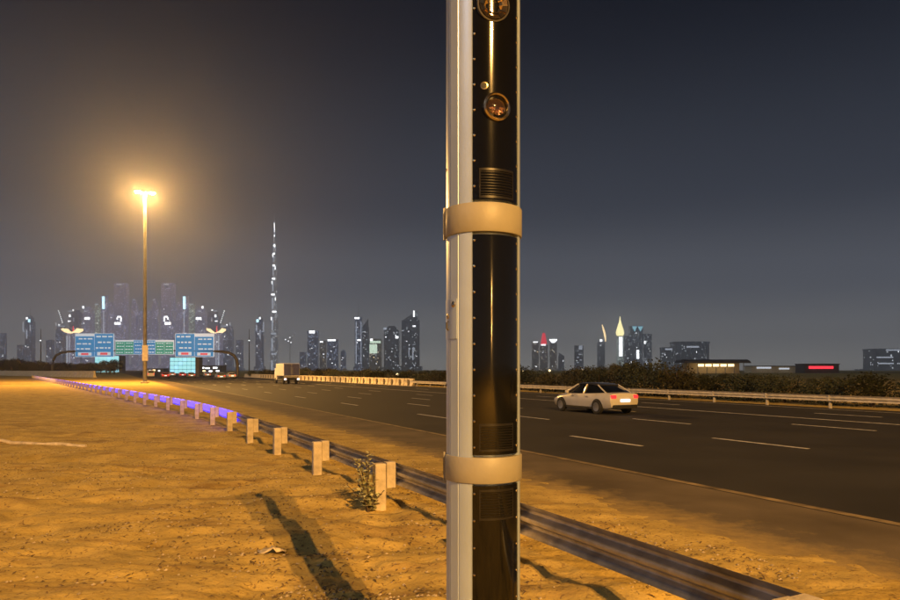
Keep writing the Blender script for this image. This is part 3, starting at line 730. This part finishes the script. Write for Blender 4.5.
def skytower(x0, x1, yt, D, label, skin='blue', style='notch', crown='step', lights=(), spire=0, nwin=6, wcol='w', name='tower_block', group=None):
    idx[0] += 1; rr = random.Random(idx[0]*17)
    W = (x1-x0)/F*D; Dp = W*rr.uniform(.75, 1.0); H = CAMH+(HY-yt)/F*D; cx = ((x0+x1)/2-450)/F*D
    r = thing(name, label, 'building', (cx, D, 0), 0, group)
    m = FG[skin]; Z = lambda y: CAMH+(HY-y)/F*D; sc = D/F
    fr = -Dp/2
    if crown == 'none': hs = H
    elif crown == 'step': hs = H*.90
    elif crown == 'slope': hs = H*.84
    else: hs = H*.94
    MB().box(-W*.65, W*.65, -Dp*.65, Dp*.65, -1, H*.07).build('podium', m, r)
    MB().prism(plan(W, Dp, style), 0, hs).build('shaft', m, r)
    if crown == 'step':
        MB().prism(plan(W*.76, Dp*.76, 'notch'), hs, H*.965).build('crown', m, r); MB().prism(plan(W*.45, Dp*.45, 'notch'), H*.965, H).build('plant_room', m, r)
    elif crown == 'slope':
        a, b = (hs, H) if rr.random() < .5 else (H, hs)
        MB().add([(-W*.4,-Dp*.4,hs), (W*.4,-Dp*.4,hs), (W*.4,Dp*.4,hs), (-W*.4,Dp*.4,hs), (-W*.4,-Dp*.4,a+.5), (W*.4,-Dp*.4,b+.5), (W*.4,Dp*.4,b+.5), (-W*.4,Dp*.4,a+.5)],
             [(0,3,2,1),(4,5,6,7),(0,1,5,4),(1,2,6,5),(2,3,7,6),(3,0,4,7)]).build('crown', m, r)
    elif crown == 'ring':
        MB().prism(plan(W*1.04, Dp*1.04, style), hs, H).build('crown', m, r)
    elif crown == 'frame':
        MB().box(-W*.46, -W*.22, -Dp*.4, Dp*.4, hs, H*.985).build('crown', m, r); MB().box(W*.22, W*.46, -Dp*.4, Dp*.4, hs, H*.985).build('crown', m, r); MB().box(-W*.46, W*.46, -Dp*.35, Dp*.35, H*.985, H).build('crown_beam', m, r)
    if spire:
        MB().tube([(0,0,H-1), (0,0,H+spire*sc*.5), (0,0,H+spire*sc)], [1.6, 1.0, .5], 6).build('spire', M['steel'], r)
    for (lx, ly, lw, lh, col) in lights:     # photo pixels: centre x, top y, width, height
        o = inst('crown_light', unit_box(GL[col]), r, ((lx-450)*sc - cx, fr-1.2, Z(ly+lh)), None, (lw*sc, 1.5, lh*sc))
    for k in range(nwin):
        ww, hh = rr.choice(((.7, .9), (.9, .7), (1.3, .6), (.6, 1.6), (.6, .6)))
        o = inst('lit_window', unit_box(GL[rr.choice((wcol, wcol, 's', 'o' if skin == 'warm' else 's'))]), r,
                 (rr.uniform(-.36, .36)*W, fr-.5, rr.uniform(.12, .88)*hs), None, (ww*sc*rr.uniform(.5, 1.0), .8, hh*sc*rr.uniform(.5, 1.0)))
    return r

def cluster(mir):
    """the towers behind a sign gantry; the same group stands on either side of the lamp mast"""
    fx = (lambda a: 290-a) if mir else (lambda a: a)
    side = 'above roadside trees' if mir else 'above queued cars'
    G = None
    def T(x0, x1, yt, D, label, lights=(), **k):
        a, b = sorted((fx(x0), fx(x1)))
        return skytower(a, b, yt, D, label + ' ' + side, lights=[(fx(l[0]),)+tuple(l[1:]) for l in lights], **k)
    T(162.5, 174.5, 283.5, 3300, 'tall lavender twin-pier tower with a round lit emblem and framed top', [(168.5, 284.5, 5, 1.2, 's'), (168.3, 316.5, 3.6, 1.4, 'w'), (166.6, 317.8, 1.3, 4.0, 'w'), (170.2, 317.8, 1.2, 2.2, 'w'), (170, 322.6, 6, 2.4, 'w')], skin='lav', crown='frame', nwin=5)
    T(152.5, 158, 299, 3450, 'slim pale lavender tower with a dim top beside the lamp mast', [(155, 299.5, 2.2, 1, 's')], skin='lav', crown='step', nwin=5)
    T(146.2, 151, 311, 3150, 'short lavender slab hard by the lamp mast', skin='lav', crown='ring', nwin=6)
    T(176.5, 182, 302, 3600, 'narrow blue tower between the emblem tower and the vertical lit sign', skin='lav', style='ribs', nwin=4)
    T(182.8, 188, 296, 3100, 'blue-white tower with a tall vertical lit sign', [(185.2, 296.8, 2.4, 12.5, 'c'), (185, 311, .9, 34, 's')], skin='lav', crown='ring', nwin=3)
    T(189.5, 194.5, 303.5, 3400, 'bright pale slab tower beside the vertical lit sign', [(192, 304, 3.5, .8, 's')], skin='pale', crown='ring', nwin=4)
    T(196.5, 206, 307, 3700, 'broad blue tower with a bar of white light near its top', [(200.4, 317.6, 5.4, 2.4, 'w'), (204.3, 306.5, 1.8, 2.4, 'w'), (201.5, 311, 2.6, 1.2, 's'), (205.3, 323.6, 1.6, 1.2, 's')], skin='lav', style='ribs', nwin=8)
    T(207.5, 219, 310, 3850, 'broad tower under construction with scattered work lights', [(214, 310, 1.2, 1.2, 'w'), (217, 311, 3.6, 1, 's'), (217.3, 315, 1.8, 2.6, 'w'), (213.5, 318, .8, 4, 's'), (218, 321, 2.6, 1, 'w')], skin='blue', nwin=10)
    c_ = T(211.5, 222, 333, 3000, 'tower with a bright upcurved rooftop and a white lit edge', [(222 if False else 220.4, 336, 1.4, 30, 's'), (218, 336, .7, 30, 's')], skin='lav', crown='none', nwin=4)
    # upcurved roof lights
    sc = 3000/F; m_ = MB()
    rings = []
    for k in range(13):
        t = k/12*2-1; zc = CAMH+(HY-333.6)*sc + 3.2*sc*t*t; hh = (.7+1.5*t*t)*sc*.8
        rings.append([(t*7.6*sc, -34, zc), (t*7.6*sc, 20, zc), (t*7.6*sc, 20, zc+hh), (t*7.6*sc, -34, zc+hh)])
    m_.loft(rings).build('curved_roof', GL['o'], c_)
    MB().tube([(0, 0, CAMH+(HY-333)*sc), (0, 0, CAMH+(HY-326)*sc)], [3, 1.5], 6).build('spire', GL['r'], c_)
    d_ = T(223.5, 233, 325, 3500, 'blue tower below a crane jib strung with white lights', [(228.5, 324.5, 1, 1.2, 'w'), (231.5, 323, 1, 3, 's'), (226, 326, 7, .8, 's')], skin='blue', nwin=8)
    sc = 3500/F; s_ = -1 if mir else 1
    m_ = MB()
    for k in range(7):
        q = Vector(((fx(223.2+k*.62)-fx(228.25))*sc, -40, CAMH+(HY-(323-k*1.9))*sc)); m_.lathe([(.2, -.5*sc), (.55*sc, 0), (.2, .5*sc)], 6, q)
    m_.build('crane_lights', GL['w'], d_)
    MB().tube([((fx(223)-fx(228.25))*sc, -36, CAMH+(HY-325)*sc), ((fx(227.2)-fx(228.25))*sc, -36, CAMH+(HY-310.5)*sc)], 2.0, 6).build('crane_jib', M['steel'], d_)
    T(236.5, 243, 340, 3650, 'low blue block beside the crane tower', skin='blue', nwin=9, crown='ring')
    mm = thing('radio_mast', 'thin dark lattice mast with one light standing ' + side, 'mast', ((fx(249.2)-450)/F*900, 900, 0))
    MB().tube([(0,0,-1), (0,0,30), (0,0,CAMH+(HY-329)*900/F)], [.85, .6, .3], 6).build('pole', M['gantry'], mm)
    MB().lathe([(.2, 0), (.9, .6), (.2, 1.2)], 8, (0, -.6, CAMH+(HY-341)*900/F)).build('lamp', GL['w'], mm)
    T(256, 263.5, 316, 3450, 'slender blue tower with a cluster of cyan lights at its head', [(258.5, 319.5, 2.2, 3, 'c'), (260.8, 317.5, 1.6, 2, 'w'), (257.5, 325, 1.2, 6, 's'), (261, 330, 1.0, 9, 's'), (264.5, 322, .9, 9, 's'), (264, 331, 2, 1, 's')], skin='blue', spire=8, nwin=7)
cluster(False); cluster(True)
skytower(1, 6, 333, 3500, 'dim blue block low on the skyline beyond the sand', skin='blue', crown='ring', nwin=5)
skytower(18, 24, 345, 3700, 'dim low blue block next to the slender cyan-lit tower above the trees', skin='blue', crown='ring', nwin=5)

# the very tall stepped spire
def spire_tower():
    D = 3630.; sc = D/F; r = thing('spire_tower', 'very tall stepped needle tower with white lit tiers rising far above the skyline', 'building', ((274.5-450)*sc, D, 0))
    Z = lambda y: CAMH+(HY-y)*sc
    tiers = [(375, 352, 4.6), (352, 331, 4.2), (331, 310, 3.75), (310, 292, 3.3), (292, 277, 2.85), (277, 263, 2.4), (263, 252, 1.95), (252, 243, 1.5), (243, 234, 1.05), (234, 226, .62)]
    for i, (ya, yb, hw) in enumerate(tiers):
        w_ = hw*sc; a0 = i*2*PI/9
        # three lobed wings round a core, one wing stepping back at each tier
        poly = []
        for k in range(48):
            t = 2*PI*k/48; rad = w_*(.62+.38*max(0, math.cos(1.5*((t-a0) % (2*PI/3) - PI/3)))**2 if True else 1)
            poly.append((rad*math.cos(t), rad*math.sin(t)))
        t_ = MB().prism(poly, Z(ya)-1, Z(yb), .94).build('tier', FG['bk'], r)
        xo = random.uniform(-.25, .25)*hw
        inst('tier_light', unit_box(GL['w' if i > 1 else 's']), t_, (xo*sc, -w_-1, Z(yb)-(1.3+.4*(i % 2))*sc*2.2), None, (hw*sc*1.1, 1.6, 2.2*sc*.75))
        inst('tier_light', unit_box(GL['s']), t_, (-.3*hw*sc, -w_-1, Z(ya)+.8*sc), None, (hw*sc*.35, 1.6, (ya-yb)*.6*sc))
        if 1 < i < 8: inst('tier_light', unit_box(GL['w']), t_, ((.55 if i % 2 else -.6)*hw*sc, -w_-1, Z((ya+yb)/2)), None, (.8*sc, 1.6, 3.2*sc))
    MB().tube([(0,0,Z(227)), (0,0,Z(221)), (0,0,Z(214.5))], [2.2, 1.3, .5], 8).build('needle', FG['bk'], r)
    inst('needle_light', unit_box(GL['w']), r, (0, -3, Z(232)), None, (.7*sc, 1.5, 9*sc))
spire_tower()
cr1 = thing('tower_crane', 'tower crane with an angled jib of lights right of the tall needle tower', 'crane', ((290-450)/F*3300, 3300, 0))
sc = 3300/F
MB().tube([(0,0,0), (0,0,CAMH+(HY-340)*sc)], 1.4, 6).build('mast', M['steel'], cr1)
MB().tube([(-6*sc, 0, CAMH+(HY-340)*sc), (1*sc, 0, CAMH+(HY-340)*sc), (6*sc, 0, CAMH+(HY-332)*sc)], 1.3, 6).build('jib', M['steel'], cr1)
for a, b in ((-4.5, 340), (-1.5, 341.5), (0, 338), (1, 343), (3, 336.5), (5.2, 333.5)): inst('work_light', unit_box(GL['s' if a > 2 else 'w']), cr1, (a*sc, -2, CAMH+(HY-b)*sc), None, (.9*sc, 1, .9*sc))
skytower(308, 318, 331, 3200, 'grey tower capped by a bright white box', 'blue', 'notch', 'ring', [(313, 331, 5.5, 2.6, 'w')], nwin=9)
skytower(300, 306, 352, 3600, 'low dim block between the lit crane and the white-capped tower', 'blue', 'notch', 'ring', nwin=6)
skytower(320, 326, 341, 3500, 'narrow grey block with a small bright cap', 'warm', 'notch', 'ring', [(322, 341.4, 3, 1.3, 'w')], nwin=6)
skytower(327.5, 338, 339.5, 3100, 'broad grey block topped by a long white light bar', 'blue', 'ribs', 'ring', [(332.5, 339.7, 8, 1.6, 'w')], nwin=8)
skytower(341, 346, 350, 3700, 'low dim tower left of the spired tower', 'blue', nwin=6)
skytower(355, 362, 317, 3300, 'slim pale-ribbed tower with a bright crown and thin spire', 'blue', 'ribs', 'ring', [(357.5, 317.5, 4.8, 1.8, 'w'), (356.6, 322, .8, 42, 's'), (361.5, 322, .6, 42, 's'), (359.5, 339.6, 3.6, 1.4, 'w')], spire=14, nwin=7)
skytower(362.2, 369, 319, 3420, 'dark tower set against the spired pale-ribbed one', 'dark', 'notch', 'slope', nwin=5)
skytower(370, 381.5, 339, 3000, 'pale greenish floodlit block with a bright flared top', 'warm', 'notch', 'none', [(372, 339, 2.5, 2.2, 'w'), (376, 341.2, 10.5, 2.2, 'g'), (374, 344.5, 7.5, 9, 'g')], nwin=12)
skytower(384.5, 399, 326, 3350, 'wide dark tower with stepped top and a few white lights', 'dark', 'notch', 'step', [(385.8, 328, 3.4, 2.2, 's'), (397.4, 336.5, 3, 2.2, 'w'), (386.5, 337, 1, 1, 'w')], nwin=7)
skytower(402, 419.5, 311, 3550, 'wide dark tower with a sloped crown lit along its edge', 'dark', 'notch', 'slope', [(414.4, 311.5, 1.6, 6, 'w'), (414.5, 326, 2.6, 1.4, 'w'), (413.4, 348, 1.2, 12, 's'), (409.5, 348, .8, 9, 's')], nwin=9)
# right of the camera tower
skytower(532, 538.5, 341.5, 4000, 'small grey tower with a flat white light at its top beside the red-topped one', 'warm', 'notch', 'ring', [(535.2, 341.7, 4.8, 1.1, 'w')], nwin=6)
t_ = skytower(540, 547.5, 345, 4100, 'grey tower crowned by a glowing red spired pyramid', 'warm', 'notch', 'none', [(543, 344.3, 4.6, 1.4, 'w')], nwin=5)
sc = 4100/F
MB().prism([(-2.9*sc, -2.9*sc), (2.9*sc, -2.9*sc), (2.9*sc, 2.9*sc), (-2.9*sc, 2.9*sc)], CAMH+(HY-344.2)*sc, CAMH+(HY-333)*sc, .38).build('red_crown', GL['r'], t_)
MB().tube([(0,0,CAMH+(HY-333.5)*sc), (0,0,CAMH+(HY-325)*sc)], [1.6, .6], 6).build('spire', M['steel'], t_)
t_ = skytower(550, 556.5, 343, 3900, 'grey tower with a bright white bowl-shaped top', 'warm', 'notch', 'none', nwin=6)
sc = 3900/F
MB().lathe([(1.2*sc, CAMH+(HY-343)*sc), (2.6*sc, CAMH+(HY-341.5)*sc), (4.1*sc, CAMH+(HY-340)*sc), (3.9*sc, CAMH+(HY-339.2)*sc), (.5*sc, CAMH+(HY-339.2)*sc)], 16).build('bowl_top', GL['w'], t_)
skytower(558.5, 564, 353, 4300, 'dim pointed grey tower right of the bowl-topped one', 'dark', 'notch', 'slope', nwin=3)
skytower(574.5, 583, 345.5, 4000, 'grey tower with a pale lit top and zigzag window lights', 'dark', 'notch', 'ring', [(580, 345.8, 3.4, 4, 's'), (579, 354, 2, 1, 's'), (577.4, 357, 2, 1, 's'), (580, 359.6, 2, 1, 's'), (577, 362, 2, 1, 's')], nwin=3)
t_ = skytower(597.5, 604.5, 342, 4300, 'faint tower edged by a curved golden fin of light', 'dark', 'notch', 'none', [(600.3, 339.4, 2.4, 2.4, 'w')], nwin=2)
sc = 4300/F; rings = []
for k in range(9):
    t = k/8; xc = (.2 + 3.4*math.sin(t*1.5))*sc; zc = CAMH+(HY-(325+17*t))*sc; hw = (.35+1.0*math.sin(PI*min(1, t*1.05)))*sc*.7
    rings.append([(xc-hw, -30, zc), (xc+hw, -30, zc), (xc+hw, -24, zc), (xc-hw, -24, zc)])
MB().loft(rings).build('curved_fin', GL['o'], t_)
t_ = skytower(616.8, 623.2, 336, 4650, 'slim white-lit tower under a glowing gold pointed dome', 'pale', 'notch', 'none', [(620, 337, 3.6, 19.5, 'w')], nwin=0)
sc = 4650/F; Zg = lambda y: CAMH+(HY-y)*sc
MB().lathe([(2.2*sc, Zg(336.5)), (4.0*sc, Zg(334.5)), (4.1*sc, Zg(331.5)), (3.0*sc, Zg(328)), (1.7*sc, Zg(324)), (.8*sc, Zg(320.5)), (.3*sc, Zg(316.5))], 12).build('gold_dome', GL['y'], t_)
skytower(624.5, 634, 336, 4200, 'dark block right of the gold-domed tower with scattered lit windows', 'dark', 'notch', 'ring', nwin=9)
t_ = skytower(629.5, 642, 326, 4420, 'dark tower with two sky-blue triangles of light at its top', 'dark', 'ribs', 'none', [(636.5, 350, 2.6, 9, 'w'), (642.2, 352.5, 2, 12, 's')], nwin=9)
sc = 4420/F; W_ = 12.5*sc
for a in (-2.9, 2.9):
    q = [(a*sc-2.6*sc, CAMH+(HY-326.8)*sc), (a*sc+2.6*sc, CAMH+(HY-326.8)*sc), (a*sc, CAMH+(HY-332)*sc)]
    MB().add([(x, -W_/2-2, z) for x, z in q]+[(x, -W_/2+.5, z) for x, z in q], [(0,1,2), (5,4,3), (0,3,4,1), (1,4,5,2), (2,5,3,0)]).build('light_triangle', GL['b'], t_)
skytower(643, 651, 334, 4300, 'dark block right of the triangle-lit tower with white window columns', 'dark', 'notch', 'ring', [(643.8, 341, 1.6, 3, 'w'), (645.5, 360.5, 3, 2.4, 's')], nwin=8)
skytower(661, 672, 347.5, 3000, 'grey mid-rise block with a lit top floor near the bright canopy', 'dark', 'ribs', 'ring', [(667, 348.6, 7, 1.6, 's')], nwin=8)
skytower(673, 706, 342, 3300, 'wide dim grey building behind the bright canopy', 'dark', 'ribs', 'ring', [(688, 346.5, 12, 1.6, 's')], nwin=6)
skytower(868, 895, 349, 2600, 'low grey block with pale lit floors at the end of the skyline', 'dark', 'notch', 'ring', [(885, 349.8, 14, 1.2, 's'), (877, 357, 16, 1.2, 's'), (878, 363, 15, 1.2, 's'), (884, 369, 12, 1.2, 's')], nwin=2)
# lit pavilion / canopy, shop sign and far low buildings
def pavilion():
    D = 420.; sc = D/F; r = thing('canopy_pavilion', 'wide flat-roofed pavilion glowing yellow under its dark canopy', 'building', ((712-450)*sc, D, 0))
    Z = lambda y: CAMH+(HY-y)*sc
    ring = lambda y, hw, z0, z1: [(-hw, y, z0), (hw, y, z0), (hw*.96, y, z1), (-hw*.96, y, z1)]
    MB().loft([ring(-9, 33*sc, Z(363.2), Z(361.2)), ring(-4, 34*sc, Z(362.8), Z(359.6)), ring(8, 33*sc, Z(362.8), Z(360))]).build('canopy', M['gantry'], r)
    for k in range(7): MB().cyl((-27*sc+k*9*sc, -6.5, 0), .25, Z(363), 8).build('column', M['steel'], r)
    for k in range(5): MB().box(-18*sc+k*7.4*sc, -18*sc+k*7.4*sc+5.6*sc, -7.2, -6.6, Z(366.6), Z(364.2)).build('light_panel', GL['o'], r)
    MB().box(-26*sc, 26*sc, -2, 7, 0, Z(363)).build('wall', M['barrier'], r)
pavilion()
def low_building(x0, x1, yt, D, label, lights, m='barrier'):
    sc = D/F; r = thing('low_building', label, 'building', (((x0+x1)/2-450)*sc, D, 0)); W = (x1-x0)*sc/2; H = CAMH+(HY-yt)*sc
    MB().box(-W, W, -6, 6, 0, H).build('wall', M[m], r); MB().box(-W-.4, W+.4, -6.4, 6.4, H, H+.5).build('roof', M['gantry'], r)
    for lx, ly, lw, lh, c in lights: inst('lit_window', unit_box(GL[c]), r, ((lx-(x0+x1)/2)*sc, -6.3, CAMH+(HY-ly-lh)*sc), None, (lw*sc, .5, lh*sc))
low_building(748, 792, 366.5, 500., 'long pale low building between the canopy and the red sign', [(760, 367, 14, 1.6, 's'), (780, 368, 10, 1.4, 's')])
low_building(800, 834, 364.5, 460., 'low building carrying a glowing red sign strip', [(816, 366.2, 24, 2.6, 'r')], 'gantry')
low_building(840, 898, 373.0, 500., 'long pale low building at the far end of the hedge', [(870, 373.2, 40, .9, 's')])
low_building(150, 166, 369, 620., 'low building with small white lights under the green sign board', [(153, 370, 1.4, 1.2, 'w'), (157, 369.6, 2.4, 1.2, 'o'), (162, 370.2, 1.5, 1.2, 'w')], 'gantry')
low_building(202, 224, 366, 620., 'low building with two rows of white lights below the blue sign board', [(205, 367.2, 3, 1.4, 'w'), (210, 367.6, 4, 1.2, 'w'), (217.5, 367.2, 4, 1.4, 'w'), (206, 370.4, 3.5, 1.2, 'o'), (213, 370.6, 3, 1.2, 'w'), (220, 370.4, 3, 1.2, 'w')], 'gantry')
def cyan_front(x0, x1, yt, D, label):
    sc = D/F; r = thing('glass_office', label, 'building', (((x0+x1)/2-450)*sc, D, 0)); W = (x1-x0)*sc/2; H = CAMH+(HY-yt)*sc
    MB().box(-W, W, 0, 12, 0, H+.3).build('wall', M['gantry'], r)
    cols, rows = 6, 4
    for i in range(cols):
        for j in range(rows):
            a = -W+2*W*i/cols+.12; b = -W+2*W*(i+1)/cols-.12
            MB().box(a, b, -.2, .0, H*j/rows+.12, H*(j+1)/rows-.12).build('pane', GL['cy'] if (i*7+j*3) % 5 else GL['b'], r)
GL['cy'] = glow('glass_cyan', (.42, .92, .98), .95)
cyan_front(170, 195.5, 357.5, 420., 'bright cyan glass office front under the blue sign board')
cyan_front(95, 119, 356.0, 600., 'bright cyan glass strip showing between the trees and the second sign gantry')

# ------------------------------------------------------------------ bushes and trees
def crown_mesh(name, W, H, n, leaf, lobes, seed, m, base=.15):
    r = np.random.default_rng(seed); mb = MB()
    L = []
    for k in range(lobes):
        a = r.uniform(0, 2*PI); q = r.uniform(.15, 1)**.5*W*.36; rad = r.uniform(.20, .36)*min(W, H*1.3)
        L.append((q*math.cos(a), q*math.sin(a), H*(base+.15)+r.uniform(.0, 1)*H*(.78-base)*(1-.5*q/(W*.5)), rad))
    for k in range(n):
        x, y, z, rad = L[r.integers(len(L))]
        v = r.normal(size=3); v /= np.linalg.norm(v); d = rad*r.uniform(.55, 1.08)
        p = Vector((x+v[0]*d, y+v[1]*d, max(.02*H, z+v[2]*d*.75)))
        ax_ = Vector(r.normal(size=3)).normalized(); s_ = ax_.orthogonal().normalized(); l_ = leaf*r.uniform(.6, 1.4)
        mb.add([p-s_*l_*.32, p+ax_*l_*.5, p+s_*l_*.32, p-ax_*l_*.5], [(0,1,2,3)])
    return mb.mesh(name, m)
def trunk_mesh(W, H, seed):
    r = random.Random(seed); mb = MB(); mb.tube([(0,0,-.2), (.02*W,.0,H*.25), (.0,.03*W,H*.6)], [.045*H, .035*H, .015*H], 7)
    for k in range(5):
        a = r.uniform(0, 2*PI); z = H*r.uniform(.12, .4); q = W*r.uniform(.2, .36)
        mb.tube([(0,0,z), (q*.5*math.cos(a), q*.5*math.sin(a), z+H*.16), (q*math.cos(a), q*math.sin(a), z+H*.34)], [.022*H, .015*H, .006*H], 5)
    return mb.mesh('trunk', M['bark'], True)
bushes = [(crown_mesh('crown', 3.6, 2.6, 2600, .17, 11, 40+k, M['leaf' if k % 3 else 'leaf2'], .05), trunk_mesh(3.6, 2.6, k)) for k in range(4)]
trees = [(crown_mesh('crown', 3.4, 4.0, 3600, .18, 15, 80+k, M['leaf' if k != 1 else 'leaf2'], .12), trunk_mesh(3.4, 4.0, 10+k)) for k in range(3)]
rb = random.Random(12)
def tree(kind, x, y, s, label, group, name, sz=1.0):
    c_, t_ = kind; r = thing(name, label, 'tree' if name == 'tree' else 'bush', (x, y, gz(x, y)-.03), rb.uniform(0, 6.28), group)
    r.scale = (s, s, s*sz); inst('crown', c_, r); inst('trunk', t_, r)
# hedge of bushes along the far guardrail
s = -14.0; k = 0
while s < 190:
    n = 38.4 + rb.uniform(-.5, .7); p = R(n, s)
    xpx = 450+F*p.x/p.y
    hgt = 1.0
    if xpx > 700: hgt = .74
    elif xpx < 450: hgt = .88
    tree(bushes[rb.randrange(4)], p.x, p.y, rb.uniform(.8, 1.15), 'dense olive bush in the hedge behind the far guardrail', 'hedge bushes along the far guardrail', 'bush', hgt*rb.uniform(.85, 1.1))
    s += 2.6 + s*.012 if s > 0 else 2.6
# trees set back behind the hedge, by photo outline
for i, (x, yt, D) in enumerate([(252, 369, 190), (264, 367.5, 185), (297, 366.5, 150), (306, 367, 170), (326, 366, 150), (334, 368, 170), (350, 370, 160), (362, 371, 150), (378, 371, 150), (404, 369.5, 140), (412, 367.5, 130), (424, 368.5, 130), (436, 368, 125), (446, 370, 120),
        (541, 372, 100), (552, 371.5, 105), (563, 371, 100), (590, 367.5, 105), (602, 363.5, 100), (612, 360, 98), (623, 360, 100), (633, 362, 98), (644, 364, 100), (655, 367, 98), (668, 370, 95), (684, 372, 90), (702, 372, 88), (724, 371, 85), (752, 372, 85), (772, 374, 82), (812, 376, 80), (830, 374, 80), (852, 377, 80), (880, 378, 78)]):
    H = CAMH+(HY-yt)/F*D
    p = px(x, HY, D)
    lab = 'tree with a ragged dark crown rising behind the hedge'
    tree(trees[i % 3], p.x, p.y, H/4.0, lab, 'trees behind the hedge', 'tree', 1.0)
for i in range(34):
    x = -12 + i*4.7 + rb.uniform(-1.5, 1.5)
    if 17 < x < 22: continue
    D = rb.uniform(300, 360); yt = (356.5 if x < 18 else 359.5 - 1.5*math.sin(x*.07)) + rb.uniform(-1.2, 2.2)
    p = px(x, HY, D)
    if .894*p.x+.447*p.y > 2: continue
    tree(trees[i % 3], p.x, p.y, (CAMH+(HY-yt)/F*D)/4.0*.98, 'dark roadside tree behind the tall barrier across the sand', 'trees across the sand', 'tree', 1.0)
# small globe lamps among the bushes
for x, y, D, lab in ((522.5, 371.5, 140, 'small glowing globe lamp nearest the camera tower beyond the hedge'), (549.5, 370.6, 150, 'small glowing globe lamp below the bowl-topped tower beyond the hedge'), (582.5, 370.6, 150, 'small glowing globe lamp below the zigzag-lit tower beyond the hedge'), (397.4, 374.6, 125, 'small white globe lamp in a gap of the hedge below the dark towers')):
    p = px(x, y, D); r = thing('globe_lamp', lab, 'street lamp', (p.x, p.y, 0))
    MB().tube([(0,0,-.1), (0,0,p.z-.2)], [.09, .06], 8).build('pole', M['steel'], r)
    MB().lathe([(.04, -.24), (.22, -.14), (.27, 0), (.2, .16), (.04, .24)], 12, (0, 0, p.z)).build('globe', GL['o'], r, True)

# ------------------------------------------------------------------ haze
hz = MB().box(-5500, 5500, -5500, 5500, -1.5, 905)
hm = bpy.data.materials.new('haze'); hm.use_nodes = True; t = hm.node_tree; t.nodes.clear()
v = t.nodes.new('ShaderNodeVolumePrincipled'); v.inputs['Density'].default_value = .00025; v.inputs['Color'].default_value = (.78, .84, 1.0, 1); v.inputs['Anisotropy'].default_value = .82
out = t.nodes.new('ShaderNodeOutputMaterial'); t.links.new(v.outputs[0], out.inputs['Volume'])
hm.cycles.homogeneous_volume = True
ho = hz.build('haze', hm); tag(ho, kind='stuff', label='thin night haze over the whole city edge', cat='haze')
